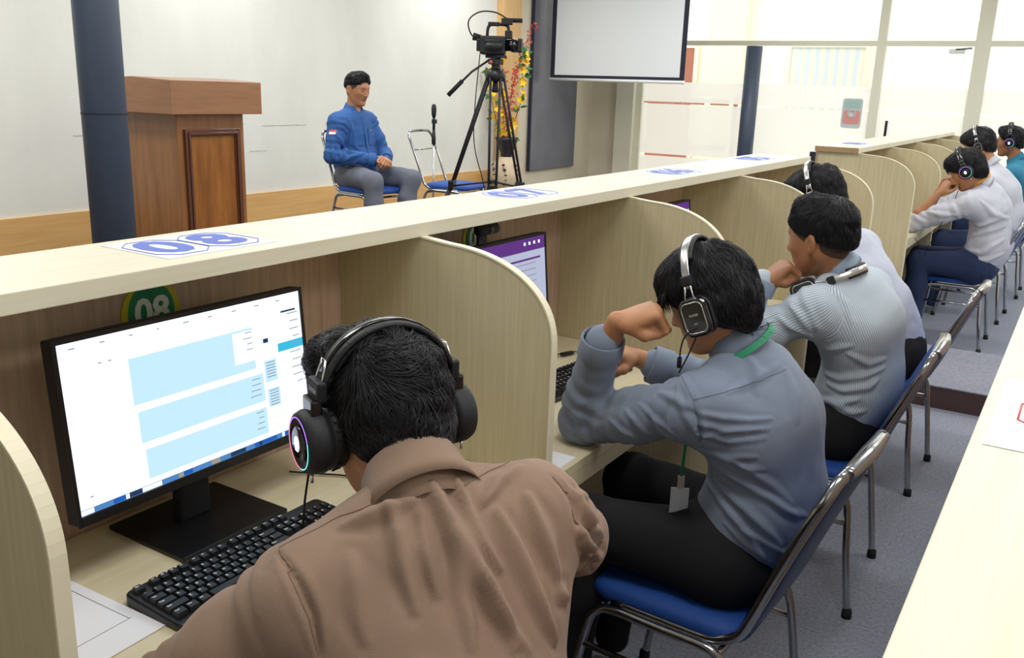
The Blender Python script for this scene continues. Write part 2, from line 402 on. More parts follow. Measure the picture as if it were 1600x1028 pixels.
# outside, seen through the glass: corridor floor, facing building wall with a column, door, curtained window, railing
struct('floor_outside', bx((-14, 12.1, -.1), (10, 30, 0)), 'outside_floor')
OY = 16.0
struct('wall_outside', bx((-14, OY, 0), (10, OY + .2, 4.6)), 'outside_wall')
struct('trim_3', bx((-6.05, OY - .25, 0), (-5.35, OY, 4.6)), 'outside_wall2')
t = thing('wooden_door', 'brown wooden door outside beside the projection screen', 'door', (-6.74, OY - .03, 0))
obj('panel', bx((-.42, -.02, 0), (.42, .02, 2.38)), 'door_brown', t); 
b_ = bmesh.new()
for lo, hi in (((-.5, -.04, 0), (-.42, .03, 2.46)), ((.42, -.04, 0), (.5, .03, 2.46)), ((-.42, -.04, 2.38), (.42, .03, 2.46))): box(b_, lo, hi)
obj('door_frame', b_, 'frame_cream', t); obj('handle', tb([(.34, -.05, 1.0), (.26, -.05, 1.0)], .012), 'silver', t)
t = thing('curtained_window', 'window with beige curtain in the building outside', 'window', (-4.0, OY - .03, 1.9))
obj('curtain', bx((-.6, -.01, -.6), (.6, .02, .5)), 'curtain', t)
b_ = bmesh.new()
for lo, hi in (((-.68, -.04, -.68), (-.6, .03, .58)), ((.6, -.04, -.68), (.68, .03, .58)), ((-.6, -.04, .5), (.6, .03, .58)), ((-.6, -.04, -.68), (.6, .03, -.6))): box(b_, lo, hi)
obj('window_frame', b_, 'frame_cream', t)
t = thing('outdoor_bench', 'low brown wooden bench rails outside seen through slits of the frosted glass', 'bench', (-6.0, 14.6, 0))
for z in (.68, 1.42):
    for k in range(4): obj('rail', bx((-.7 + k * .42, -.03, z), (-.7 + k * .42 + .3, .03, z + .1)), 'brown_stripe', t)
for x in (-.75, .95): obj('post', bx((x, -.03, 0), (x + .06, .03, 1.6)), 'brown_stripe', t)

# black pillars
def pillar(x, y, top, label, z0=0, band=None):
    t = thing('round_pillar', label, 'pillar', (x, y, z0))
    obj('shaft', lt([(.1, 0), (.1, top - z0)], n=40), 'pillar', t)
    if band: obj('joint_band', lt([(.1015, 0), (.1025, .003), (.1015, .006)], origin=(0, 0, band - z0), n=40, cap=False), 'black_border', t)
    return t
pillar(-3.93, 2.63, CEIL, 'thick dark slate pillar beside the lectern', STG, 1.42)
pillar(-3.86, 11.75, 2.2, 'slim dark pole standing in front of the far glass wall')
# lectern on the stage
t = thing('lectern', 'varnished brown wooden lectern with moulded front panel on the stage', 'lectern', (-4.92, 3.894, STG), math.radians(90))
# local: +x along the front width, -y is the front face
W2, D2, HB = .26, .20, 1.02
obj('body', bx((-W2, -D2, 0), (W2, D2 + .11, HB)), 'lectern', t, bevel=.006)
b_ = bmesh.new()
prism(b_, [(-D2 - .08, 0), (-D2 - .08, .20), (D2 - .12, .215), (D2 - .06, .212), (D2 + .03, .195), (D2 + .13, .14), (D2 + .13, 0)], lambda u, v, q: (q, u, HB + v), -W2 - .09, W2 + .09)
obj('top_box', b_, 'lectern_top', t, bevel=.004)
b_ = bmesh.new()
for (m0, m1, dep) in ((.0, .02, .022), (.02, .035, .030), (.035, .045, .018)):
    x0, x1, z0, z1 = -.215 + m0, .215 - m0, .05 + m0, .93 - m0
    xi0, xi1, zi0, zi1 = -.215 + m1, .215 - m1, .05 + m1, .93 - m1
    for lo, hi in (((x0, -D2 - dep, z0), (xi0, -D2, z1)), ((xi1, -D2 - dep, z0), (x1, -D2, z1)), ((xi0, -D2 - dep, zi1), (xi1, -D2, z1)), ((xi0, -D2 - dep, z0), (xi1, -D2, zi0))): box(b_, lo, hi)
obj('moulding', b_, 'lectern_dark', t, bevel=.003)
obj('front_panel', bx((-.17, -D2 - .008, .095), (.17, -D2, .885)), 'lectern_panel', t)

# ------------------------------------------------------------------ study carrels
BX, FX, BFX = -1.5, -.9, -1.25      # back panel, divider front, top board front
def divider_mesh(y, z0=0.0):
    b_ = bmesh.new()
    pts = [(BX, z0), (FX - .002, z0), (FX, 1.06)]
    for k in range(1, 24):
        a = math.radians(90 * k / 24); pts.append((FX - .30 + .30 * math.cos(a) ** .9, 1.06 + .20 * math.sin(a) ** .85))
    pts += [(-1.2, 1.262), (-1.26, 1.268), (BX, 1.268)]
    prism(b_, pts, lambda u, v, q: (u, y + q, v), -.009, .009)
    # edge band
    for i in range(1, len(pts) - 2):
        (u0, v0), (u1, v1) = pts[i], pts[i + 1]
        if v0 < 0.02: v0 = .02
        d = V((v1 - v0, -(u1 - u0))).normalized() * .0015
        q = [(u0 + d.x, v0 + d.y), (u1 + d.x, v1 + d.y)]
        vv = [b_.verts.new((q[0][0], y - .0105, q[0][1])), b_.verts.new((q[1][0], y - .0105, q[1][1])), b_.verts.new((q[1][0], y + .0105, q[1][1])), b_.verts.new((q[0][0], y + .0105, q[0][1]))]
        f = b_.faces.new(vv); f.material_index = 1
        for s in (0, 1):
            e = [(u0, v0), (u1, v1)]
            yy = y - .0105 if s == 0 else y + .0105
            w_ = [vv[0], vv[1]] if s == 0 else [vv[3], vv[2]]
            g = [b_.verts.new((e[0][0] - d.x * 1.5, yy, e[0][1] - d.y * 1.5)), b_.verts.new((e[1][0] - d.x * 1.5, yy, e[1][1] - d.y * 1.5))]
            f = b_.faces.new((w_[0], w_[1], g[1], g[0])); f.material_index = 1
    return b_
def carrel_row(ys, where, where2):
    for i, y in enumerate(ys):
        o = obj('carrel_divider', divider_mesh(y), ['lam_panel', 'lam_edge'])
        tag(o, where[i], 'divider panel', 'carrel dividers ' + where2)
    y0, y1 = ys[0] - .01, ys[-1] + .06
    o = obj('top_shelf', bx((BX - .02, y0 - (.9 if ys[0] < 1 else .02), 1.268), (BFX, y1, 1.3)), 'lam_board', bevel=.0015); tag(o, 'long cream laminate top shelf over the ' + where2, 'shelf')
    o = obj('back_panel', bx((BX - .018, y0 - (.9 if ys[0] < 1 else 0), 0), (BX - .0005, y1 - .05, 1.267)), 'brown_panel'); tag(o, 'brown wood back panel behind the ' + where2, 'panel')
    # worktops between dividers
    for i, (a, c) in enumerate(zip(ys, ys[1:])):
        t = thing('carrel_desk', 'cream laminate desk ' + DESK[where2][i], 'desk', (FX, (a + c) / 2, .76), 0, 'carrel desks ' + where2)
        h = (c - a) / 2 - .0105
        obj('worktop', bx((-.598, -h, -.025), (-.001, h, 0)), 'lam_desk', t, bevel=.0012)
        obj('front_apron', bx((-.02, -h, -.065), (-.0015, h, -.0255)), 'lam_desk', t)
DESK = {'near carrel row': ['with the wide white monitor in the nearest carrel', 'under the grey-shirted person\'s elbow', 'beside the striped-shirt person', 'in the last carrel of the near row'],
        'far carrel row': ['in the first carrel of the far row', 'in the second carrel of the far row', 'in the third carrel of the far row', 'in the last carrel of the far row']}
Y1 = [.50, 1.61, 2.70, 3.80, 4.83]
Y2 = [6.05, 7.12, 8.2, 9.3, 10.4]
carrel_row(Y1, ['cream curved divider cut by the left edge of the photo', 'cream curved divider between the brown shirt and the grey shirt', 'cream curved divider behind the grey-shirted person\'s headphones',
   'cream curved divider beyond the striped-shirt person', 'cream curved end divider closing the near row'], 'near carrel row')
carrel_row(Y2, ['wide cream end panel facing the camera at the start of the far row', 'second cream divider of the far row', 'third cream divider of the far row', 'fourth cream divider of the far row', 'last cream divider of the far row'], 'far carrel row')
o = obj('edge_strip', bx((BX - .02, Y2[0] - .034, 1.268), (BFX, Y2[0] - .0302, 1.3)), 'chip'); tag(o, 'raw chipboard end of the far row top shelf', 'edge strip')
o = obj('corner_post', bx((BX - .05, Y2[0] - .03, 0), (BX - .019, Y2[0] + .0, 1.26)), 'black_border'); tag(o, 'dark blue corner strip at the far row end panel', 'strip')

# the next row on the right: we look down on its top board
o = obj('top_shelf', bx((-.054, -1.2, 1.268), (.30, 4.83, 1.3)), 'lam_board', bevel=.0015); tag(o, 'long cream top shelf of the right-hand row running off the lower right corner', 'shelf')
o = obj('back_panel', bx((-.03, -1.2, 0), (-.012, 4.8, 1.267)), 'brown_panel'); tag(o, 'brown back panel under the right-hand top shelf', 'panel')

# numbers: green badges on the back panels, printed sheets on the shelves
def badge(y, z, s, label):
    t = thing('number_badge', label, 'badge', (BX, y, z), 0, 'round green number badges')
    oct_ = [(.066 * math.cos(a) * (1 if True else 1), .068 * math.sin(a)) for a in [math.radians(22.5 / 2 + 360 * k / 16) for k in range(16)]]
    obj('rim', prism(bmesh.new(), oct_, lambda u, v, q: (q, u, v), 0.0002, .003), 'yellow_disc', t)
    oc2 = [(.052 * math.cos(a), .060 * math.sin(a)) for a in [math.radians(360 * k / 24) for k in range(24)]]
    obj('disc', prism(bmesh.new(), oc2, lambda u, v, q: (q, u, v), .003, .0045), 'green_disc', t)
    obj('digits', text_bm(s, .078, .002, basis((0, 1, 0), (0, 0, 1), (1, 0, 0), (.0058, 0, 0)), offset=.0022), 'badge_white', t)
badge(1.068, 1.155, '08', 'green and yellow round badge reading 08 above the white monitor')
badge(2.175, 1.168, '07', 'green and yellow round badge reading 07 in the second carrel')
def sheet(x, y, s, ink, label, sz=.17, up=(-1, 0, 0), right=(0, 1, 0), w=.25, h=.19):
    t = thing('number_sheet', label, 'paper sheet', (x, y, 1.3003), 0, 'printed number sheets on top shelves')
    R_ = V(right); U_ = V(up)
    obj('sheet', prism(bmesh.new(), [(-w / 2, -h / 2), (w / 2, -h / 2), (w / 2, h / 2), (-w / 2, h / 2)], lambda u, v, q: tuple(R_ * u + U_ * v + V((0, 0, q))), 0, .0006), 'paper', t)
    b_ = bmesh.new()
    n = len(s)
    for i, ch in enumerate(s):
        cx = (i - (n - 1) / 2) * .118
        text_bm(ch, sz, .0006, basis(R_, U_, (0, 0, 1), R_ * cx + V((0, 0, .0010))), offset=.006, bm=b_)
    obj('printed_digits', b_, ink, t)
    b_ = bmesh.new()
    for i in range(n):
        cx = (i - (n - 1) / 2) * .118
        oc = [(cx + .057 * a, .078 * c) for a, c in ((-.5, -1), (.5, -1), (1, -.6), (1, .6), (.5, 1), (-.5, 1), (-1, .6), (-1, -.6))]
        for k in range(8):
            p, q = oc[k], oc[(k + 1) % 8]
            tube(b_, [R_ * p[0] + U_ * p[1] + V((0, 0, .001)), R_ * q[0] + U_ * q[1] + V((0, 0, .001))], .0010, n=4)
    obj('outline', b_, ink, t)
sheet(-1.39, 1.09, '08', 'blue_ink', 'white sheet with blue 08 on the nearest stretch of top shelf')
sheet(-1.40, 2.26, '07', 'blue_ink', 'white sheet with blue 07 on the shelf over the second carrel')
sheet(-1.38, 3.36, '06', 'blue_ink', 'white sheet with blue 06 on the shelf over the third carrel')
sheet(-1.40, 4.42, '05', 'blue_ink', 'white sheet with blue 05 at the far end of the near top shelf')
sheet(-1.40, 6.6, '04', 'blue_ink', 'white sheet on the far row top shelf')
sheet(.057, 1.0, '0', 'red_ink', 'white sheet with a red digit on the right-hand top shelf', w=.24, h=.2)
# ------------------------------------------------------------------ monitors, keyboards, papers
DZ = .76
def monitor(y, label, content, yaw=0, webcam=None):
    """local: screen faces +x, +y runs to the viewer's right"""
    t = thing('computer_monitor', label, 'monitor', (-1.335, y, DZ - 0), math.radians(yaw), 'computer monitors')
    tilt = Matrix.Translation((0, 0, .268)) @ Matrix.Rotation(math.radians(-5), 4, 'Y')
    W_, H_ = .272, .159
    b_ = bmesh.new(); prism(b_, rrect(2 * W_, 2 * H_, .004), lambda u, v, q: tuple(tilt @ V((q, u, v))), -.028, .0)
    obj('housing', b_, 'matte_black', t, bevel=.0015)
    b_ = bmesh.new()
    for lo, hi in (((0, -W_, -H_), (.004, -W_ + .007, H_)), ((0, W_ - .007, -H_), (.004, W_, H_)), ((0, -W_ + .007, H_ - .007), (.004, W_ - .007, H_)), ((0, -W_ + .007, -H_), (.005, W_ - .007, -H_ + .017))): box(b_, lo, hi, 0, tilt)
    obj('bezel', b_, 'black_plastic', t)
    sm = ['scr_white', 'scr_blue', 'scr_cyan', 'scr_grey', 'scr_dark', 'scr_task', 'scr_tan', 'scr_deep', 'scr_purple', 'scr_dim']
    b_ = bmesh.new()
    w0, h0 = W_ - .007, H_ - .007
    def q(u0, v0, u1, v1, mi, d=.0012):      # u right 0..1, v down 0..1
        ys = (-w0 + 2 * w0 * u0, -w0 + 2 * w0 * u1); zs = (h0 - (2 * h0 - .010) * v0, h0 - (2 * h0 - .010) * v1)
        f = b_.faces.new([b_.verts.new(tilt @ V((d, a, c))) for a, c in ((ys[0], zs[1]), (ys[1], zs[1]), (ys[1], zs[0]), (ys[0], zs[0]))]); f.material_index = mi
    content(q)
    o = bpy.data.meshes.new('screen'); b_.to_mesh(o); b_.free()
    for m in sm: o.materials.append(M[m])
    link(bpy.data.objects.new('screen', o), t)
    b_ = bmesh.new(); prism(b_, [(-.035, .008), (.035, .008), (.030, .24), (-.030, .24)], lambda u, v, w: (w, u, v), -.062, -.034); obj('stand_neck', b_, 'matte_black', t, bevel=.004)
    obj('stand_base', bx((-.135, -.125, 0), (.085, .125, .010)), 'black_plastic', t, bevel=.003)
    if webcam:
        w_ = thing('webcam', webcam, 'webcam', (-1.335 - .02, y - .03, DZ + .455))
        obj('camera_body', tb([(0, -.04, .012), (0, .04, .012)], .016, n=14), 'matte_black', w_, smooth=True); obj('lens', lt([(0, 0), (.010, 0), (.010, .004), (0, .004)], origin=(.014, 0, .012), axis=(1, 0, 0), n=20), 'glossy_black', w_)
        obj('clip', bx((-.02, -.02, -.03), (-.012, .02, .002)), 'matte_black', w_)
        w_.rotation_euler[2] = math.radians(yaw)
    return t
def content_test(q):
    q(0, 0, 1, 1, 0, .0010)
    rs = random.Random(3)
    for (u0, v0, u1, v1) in ((.235, .175, .755, .46), (.245, .505, .785, .70), (.255, .745, .785, .93)): q(u0, v0, u1, v1, 1)
    q(.66, .19, .755, .40, 0, .0013)
    q(.87, .335, 1, .395, 2)
    for (u0, v0, u1, v1) in ((.795, .43, .855, .58), (.80, .63, .86, .76)): 
        q(u0, v0, u1, v1, 1)
        for k in range(6): q(u0 + .008, v0 + .012 + k * .02, u1 - .008, v0 + .019 + k * .02, 3, .0014)
    q(.80, .275, .825, .305, 4, .0014)
    for k in range(4):
        for (u1, v0) in ((.755, .20), (.775, .53), (.775, .765)): q(u1 - rs.uniform(.03, .06), v0 + k * .038, u1 - .006, v0 + k * .038 + .006, 3, .0014)
    for k in range(10): q(.955 - rs.uniform(0, .03), .14 + k * .055, .985, .147 + k * .055, 3, .0014)
    q(.90, .115, .975, .128, 4, .0014)
    for k in range(9):
        u = .04 + k * .105; q(u, .035, u + rs.uniform(.008, .025), .042, 3, .0014)
    for (u, v) in ((.13, .15), (.165, .15), (.04, .90)): q(u, v, u + .012, v + .007, 3, .0014)
    q(0, .965, 1, 1, 5, .0013)
    u = 0
    while u < .97:
        w_ = rs.uniform(.012, .05); q(u, .968, min(1, u + w_), .997, rs.choice([7, 5, 6, 0, 5, 4]), .0015); u += w_
def content_purple(q):
    q(0, 0, 1, 1, 9, .0010); q(0, 0, 1, .13, 8, .0012); q(.1, .2, .95, .22, 8, .0012)
    for k in range(9): q(.55, .25 + k * .06, .9, .26 + k * .06, 3, .0013)
    for k in range(4): q(.78 + k * .05, .04, .80 + k * .05, .07, 0, .0013)
    q(0, .96, 1, 1, 4, .0013)
def content_blank(q): q(0, 0, 1, 1, 9, .0010); q(0, 0, 1, .1, 8, .0012)
monitor(1.045, 'wide black monitor with a bright white page on the nearest desk', content_test, 0)
monitor(2.05, 'black monitor with purple bar on screen behind the divider in the second carrel', content_purple, 0, 'black webcam clipped on top of the second monitor')
monitor(3.2, 'black monitor in the striped-shirt person\'s carrel', content_blank)

ROWS = [  # (z depth offset, [(width units, legend)])
    [(1, 'Esc'), (.6, None), (1, 'F1'), (1, 'F2'), (1, 'F3'), (1, 'F4'), (.4, None), (1, 'F5'), (1, 'F6'), (1, 'F7'), (1, 'F8'), (.4, None), (1, 'F9'), (1, 'F10'), (1, 'F11'), (1, 'F12'), (.25, None), (1, 'Prt'), (1, 'Scr'), (1, 'Brk')],
    [(1, c) for c in '`1234567890-='] + [(2, 'Back'), (.25, None), (1, 'Ins'), (1, 'Hm'), (1, 'PU'), (.25, None), (1, 'Num'), (1, '/'), (1, '*'), (1, '-')],
    [(1.5, 'Tab')] + [(1, c) for c in 'QWERTYUIOP[]'] + [(1.5, '\\'), (.25, None), (1, 'Del'), (1, 'End'), (1, 'PD'), (.25, None), (1, '7'), (1, '8'), (1, '9'), (1, '+')],
    [(1.75, 'Caps')] + [(1, c) for c in 'ASDFGHJKL;\''] + [(2.25, 'Enter'), (3.5, None), (1, '4'), (1, '5'), (1, '6')],
    [(2.25, 'Shift')] + [(1, c) for c in 'ZXCVBNM,./'] + [(2.75, 'Shift'), (1.25, None), (1, '^'), (1.25, None), (1, '1'), (1, '2'), (1, '3'), (1, 'Ent')],
    [(1.25, 'Ctrl'), (1.25, 'Win'), (1.25, 'Alt'), (6.25, ''), (1.25, 'Alt'), (1.25, 'Fn'), (1.25, 'Mn'), (1.25, 'Ctrl'), (.25, None), (1, '<'), (1, 'v'), (1, '>'), (.25, None), (2, '0'), (1, '.')],
]
def keyboard(loc, rz, label, detail=True):
    """local: +x right along the keys, +y away from the typist"""
    t = thing('keyboard', label, 'keyboard', loc, rz, 'black keyboards')
    U = .0188; W_ = 22.5 * U + .018; Dp = 6.6 * U + .02
    def P(u, v): return (u, v, .012 + .07 * (v + Dp / 2) * .9)
    b_ = bmesh.new()
    out = rrect(W_, Dp, .012, 4)
    bot = [b_.verts.new((u, v, 0.001)) for u, v in out]; mid = [b_.verts.new((u, v, P(u, v)[2] - .003)) for u, v in out]; top = [b_.verts.new((u * .99, v * .97, P(u, v)[2])) for u, v in out]
    n = len(out)
    b_.faces.new(bot[::-1]); b_.faces.new(top)
    for a, c in ((bot, mid), (mid, top)):
        for i in range(n): b_.faces.new((a[i], a[(i + 1) % n], c[(i + 1) % n], c[i]))
    obj('case', b_, 'black_plastic', t, bevel=.001)
    if not detail:
        b_ = bmesh.new()
        for r, row in enumerate(ROWS):
            u = -W_ / 2 + .009; v = Dp / 2 - .016 - r * U - (.35 * U if r else 0)
            for wd, leg in row:
                if leg is not None:
                    zz = P(0, v)[2]; box(b_, (u + .001, v - U / 2 + .001, zz), (u + wd * U - .001, v + U / 2 - .001, zz + .006))
                u += wd * U
        o = obj('keys', b_, 'key', t, bevel=.001); o['kind'] = 'stuff'
        return t
    rest = bmesh.new(); nk = 0
    for r, row in enumerate(ROWS):
        u = -W_ / 2 + .009; v = Dp / 2 - .016 - r * U - (.35 * U if r else 0)
        for wd, leg in row:
            if leg is not None:
                zz = P(0, v)[2]
                far = u > W_ / 2 - .022      # the outermost column of the number pad
                k = bmesh.new() if not far else rest
                a, c = u + .0009, u + wd * U - .0009; e, f = v - U / 2 + .0009, v + U / 2 - .0009
                lo = [k.verts.new(p) for p in ((a, e, zz), (c, e, zz), (c, f, zz), (a, f, zz))]
                i = .0022
                hi = [k.verts.new(p) for p in ((a + i, e + i * .7, zz + .0075), (c - i, e + i * .7, zz + .0075), (c - i, f - i, zz + .0085), (a + i, f - i, zz + .0085))]
                k.faces.new(hi)
                for j in range(4): k.faces.new((lo[j], lo[(j + 1) % 4], hi[(j + 1) % 4], hi[j]))
                if leg: text_bm(leg, .0072 if len(leg) == 1 else .0048, .0003, Matrix.Translation((a + .0052 + (.002 if len(leg) > 1 else 0), f - .0062, zz + .0085)), mi=1, bm=k, offset=.0002)
                if not far: obj('key', k, ['key', 'legend'], t); nk += 1
            u += wd * U
    o = obj('number_pad_keys', rest, ['key', 'legend'], t); o['kind'] = 'stuff'
    return t
keyboard((-1.150, 1.0, DZ + .001), math.radians(90), 'black keyboard with white legends in front of the brown-shirted person')
keyboard((-1.195, 2.27, DZ + .001), math.radians(84), 'black keyboard beside the grey-shirted person\'s elbow')
# exam paper on the first desk
t = thing('paper_sheet', 'printed white paper lying on the nearest desk left of the keyboard', 'paper', (-1.26, .66, DZ + .001), math.radians(2))
obj('sheet', bx((-.20, -.147, 0), (.148, .115, .0012)), 'paper', t)
b_ = bmesh.new(); rs = random.Random(5)
for k in range(4):
    x = -.12 + k * .007; y = -.12
    while y < .05:
        w_ = rs.uniform(.006, .022); box(b_, (x, y, .0012), (x + .0016, y + w_, .0015)); y += w_ + .006
box(b_, (.085, -.12, .0012), (.0862, .10, .0015)); box(b_, (-.09, .095, .0012), (.085, .0962, .0015))
obj('printed_lines', b_, 'ink', t)
o = obj('paper_sheet', bx((-.05, -.10, 0), (.05, .02, .001)), 'paper', loc=(-.965, 1.745, DZ + .0008)); tag(o, 'small white paper on the second desk beside the divider', 'paper')
# cables on the desks
o = obj('cable', tb([(-1.38, 1.30, DZ + .008), (-1.33, 1.33, DZ + .006), (-1.27, 1.36, DZ + .006), (-1.21, 1.37, DZ + .006), (-1.15, 1.34, DZ + .006), (-1.09, 1.28, DZ + .006), (-1.04, 1.2, DZ + .006), (-1.03, 1.13, DZ + .006)], .0022, smooth=6, n=6), 'rubber'); tag(o, 'thin black cable looping over the nearest desk beside the monitor stand', 'cable')
o = obj('monitor_cable', tb([(-1.42, 1.02, DZ + .10), (-1.40, 1.15, DZ + .14), (-1.38, 1.28, DZ + .13), (-1.40, 1.38, DZ + .08), (-1.46, 1.42, DZ + .01)], .0035, smooth=6, n=8), 'rubber'); tag(o, 'black monitor cable running behind the white monitor', 'cable')
o = obj('cable', tb([(-1.36, 2.36, DZ + .30), (-1.37, 2.40, DZ + .1), (-1.36, 2.42, DZ + .02), (-1.34, 2.5, DZ + .012), (-1.24, 2.58, DZ + .006), (-1.22, 2.5, DZ + .006), (-1.2, 2.5, DZ + .02)], .002, smooth=6, n=6), 'rubber'); tag(o, 'thin black cable curling on the second desk by the keyboard', 'cable')
t = thing('cable_plug', 'black plug of the webcam lead on the second desk', 'plug', (-1.34, 2.49, DZ + .009), math.radians(70)); obj('plug_body', bx((-.03, -.007, -.005), (.02, .007, .006)), 'black_plastic', t, bevel=.002); obj('plug_tip', bx((.02, -.005, -.002), (.032, .005, .002)), 'silver', t)
# computer case glowing under the far row desk
t = thing('computer_case', 'black computer case glowing purple under the far row desk', 'computer', (-1.11, 6.2, 0))
obj('case', bx((-.2, -.09, .02), (.2, .09, .42)), 'black_plastic', t, bevel=.004); obj('glowing_front', bx((.2005, -.06, .12), (.206, .06, .40)), 'led_glow', t)
for a in (-.15, .15): obj('foot', bx((a - .02, -.07, 0), (a + .02, .07, .02)), 'rubber', t)

# ------------------------------------------------------------------ chairs
def build_chair(name, label, group, pad=True):
    """faces -x; origin on the floor under the seat"""
    t = thing(name, label, 'chair', (0, 0, 0), 0, group)
    ch = 'chrome'
    sw = .205
    for s in (-1, 1):
        y0, y1 = s * sw, s * (sw + .025)
        pts = [(-.24, y1, .012), (-.215, y1, .2), (-.195, y0, .36), (-.17, y0, .405), (-.13, y0, .42), (.0, y0, .42), (.10, y0, .42), (.135, y0, .405), (.16, y0, .36), (.18, y1, .2), (.205, y1, .012)]
        obj('side_leg_frame', tb(pts, .0115, smooth=4, n=12), ch, t)
        for x in (-.24, .205): obj('rubber_foot', lt([(0, 0), (.016, 0), (.015, .028), (.0, .028)], origin=(x, y1, 0), n=16), 'rubber', t)
        obj('side_stretcher', tb([(-.207, s * (sw + .01), .31), (.168, s * (sw + .01), .31)], .008, n=8), ch, t)
    obj('cross_bar', tb([(-.17, -sw, .405), (-.17, sw, .405)], .009, n=8), ch, t)
    obj('cross_bar', tb([(.13, -sw, .405), (.13, sw, .405)], .009, n=8), ch, t)
    # back frame: one tube up one side, across the top, down the other
    bw = sw - .018
    side = [(-.14, 1, .432), (.06, 1, .432), (.12, 1, .438), (.165, 1, .462), (.19, 1, .51), (.23, 1, .62), (.285, 1, .76), (.315, .985, .83)]
    L_ = [(x, -bw * k, z) for x, k, z in side]; R_ = [(x, bw * k, z) for x, k, z in side]
    top = [(.327, -bw * .88, .862), (.333, -bw * .72, .872), (.336, 0, .876), (.333, bw * .72, .872), (.327, bw * .88, .862)]
    obj('back_frame', tb(L_ + top + R_[::-1], .0125 if pad else .0105, smooth=4, n=12), ch, t)
    if pad:
        obj('top_rail', tb([(.336, -bw * .74, .872), (.342, 0, .877), (.336, bw * .74, .872)], [.013, .017, .013], smooth=5, n=14, flat=((1, 0, .3), 1.25)), ch, t)
        b_ = bmesh.new(); nu, nv = 10, 12
        grid = {}
        for side_ in (0, 1):
            for i in range(nu + 1):
                for j in range(nv + 1):
                    u = -1 + 2 * i / nu; v = j / nv
                    z = .448 + v * .417; xc = float(np.interp(z, (.445, .51, .62, .76, .87), (.172, .19, .23, .285, .33)))
                    e = (1 - abs(u) ** 6) * (1 - abs(2 * v - 1) ** 8)
                    th = .006 + (.016 if side_ == 0 else .008) * e ** .5
                    wv = bw * (1 - .10 * max(0, v - .85) / .15 - .22 * (max(0, .12 - v) / .12) ** 2) * .97
                    x = xc - th if side_ == 0 else xc + th
                    x += .012 * (1 - u * u) * (1 if v > .2 else v / .2)
                    grid[side_, i, j] = b_.verts.new((x, u * wv, z))
            for i in range(nu):
                for j in range(nv):
                    f = b_.faces.new((grid[side_, i, j], grid[side_, i + 1, j], grid[side_, i + 1, j + 1], grid[side_, i, j + 1])); f.material_index = side_
        for i in range(nu):
            for j in (0, nv): b_.faces.new((grid[0, i, j], grid[0, i + 1, j], grid[1, i + 1, j], grid[1, i, j]))
        for j in range(nv):
            for i in (0, nu): b_.faces.new((grid[0, i, j], grid[0, i, j + 1], grid[1, i, j + 1], grid[1, i, j]))
        obj('backrest', b_, ['blue_pad', 'blue_back'], t, smooth=True)
    else:
        obj('back_cross_rod', tb([(.27, -bw * .97, .73), (.275, bw * .97, .73)], .006, n=8), ch, t)
    b_ = bmesh.new(); out = rrect(.40, .395, .07, 6); rings = []
    for k, z in ((.9, .430), (.98, .434), (1.0, .447), (.985, .462), (.93, .472), (.75, .479), (.4, .482)): rings.append([b_.verts.new((u * k - .02, v * k, z)) for u, v in out])
    for a, c in zip(rings, rings[1:]):
        for i in range(len(out)): b_.faces.new((a[i], a[(i + 1) % len(out)], c[(i + 1) % len(out)], c[i]))
    b_.faces.new(rings[0][::-1]); b_.faces.new(rings[-1])
    obj('seat', b_, 'blue_pad', t, smooth=True)
    return t
CG = 'blue padded chairs with chrome frames at the carrels'
c0 = build_chair('padded_chair', 'blue padded chair with chrome frame under the grey-shirted person', CG)
CX = -.64
c0.location = (CX, 1.93, 0); c0.rotation_euler[2] = math.radians(-3)
for (x, y, rz, lab) in ((CX, 2.97, 2, 'blue padded chair with chrome frame under the striped-shirt person'), (CX + .01, 4.08, -1, 'blue padded chair with chrome frame farthest along the near row'),
        (CX, 6.72, 0, 'blue padded chair with chrome legs in the first far row carrel'), (CX + .03, 7.72, -2, 'blue padded chair in the second far row carrel'), (CX + .07, 8.85, 0, 'blue padded chair under the teal-shirted person'),
        (-.38, .62, -25, 'blue padded chair under the brown-shirted person')):
    copy_thing(c0, (x, y, 0), math.radians(rz), lab)
SG = 'open-backed chrome chairs with blue seats on the stage'
s0 = build_chair('stage_chair', 'open-backed chrome chair with blue seat under the man in the blue shirt', SG, pad=False)
MAN = V((-4.66, 5.31, STG)); MAN_RZ = math.radians(180 - 6)
s0.location = MAN; s0.rotation_euler[2] = MAN_RZ
copy_thing(s0, (-4.38, 6.03, STG), math.radians(180 + 8), 'empty open-backed chrome chair with blue seat beside the tripod')

# ------------------------------------------------------------------ tripod with video camera
t = thing('tripod', 'tall black video tripod with twin-tube legs on the stage', 'tripod', (-3.74, 5.64, STG))
hubz = 1.31
feet = [V((-.52, -.17, 0)), V((.20, .34, 0)), V((.22, -.34, 0))]
for f in feet:
    d = f.normalized(); s = V((-d.y, d.x, 0))
    a = d * .05 + V((0, 0, hubz)); kn = d * (f.length * .58) + V((0, 0, .52))
    b_ = bmesh.new()
    for q in (-1, 1): tube(b_, [a + s * .036 * q, kn + s * .026 * q], .0095, n=8)
    lg = obj('upper_leg', b_, 'matte_black', t)
    obj('leg_joint', prism(bmesh.new(), rrect(.075, .07, .01), lambda u, v, q: tuple(kn + s * u + V((0, 0, v)) + d * q), -.02, .02), 'black_plastic', t)
    obj('lower_leg', tb([kn, f + V((0, 0, .02))], [.018, .013], n=10, flat=(tuple(s), 1.5)), 'matte_black', t)
    obj('rubber_foot', lt([(0, 0), (.02, 0), (.022, .02), (.014, .04), (0, .04)], origin=f, n=16), 'rubber', t)
    obj('spreader_arm', tb([V((0, 0, .56)), kn + V((0, 0, -.01))], .007, n=8), 'matte_black', t)
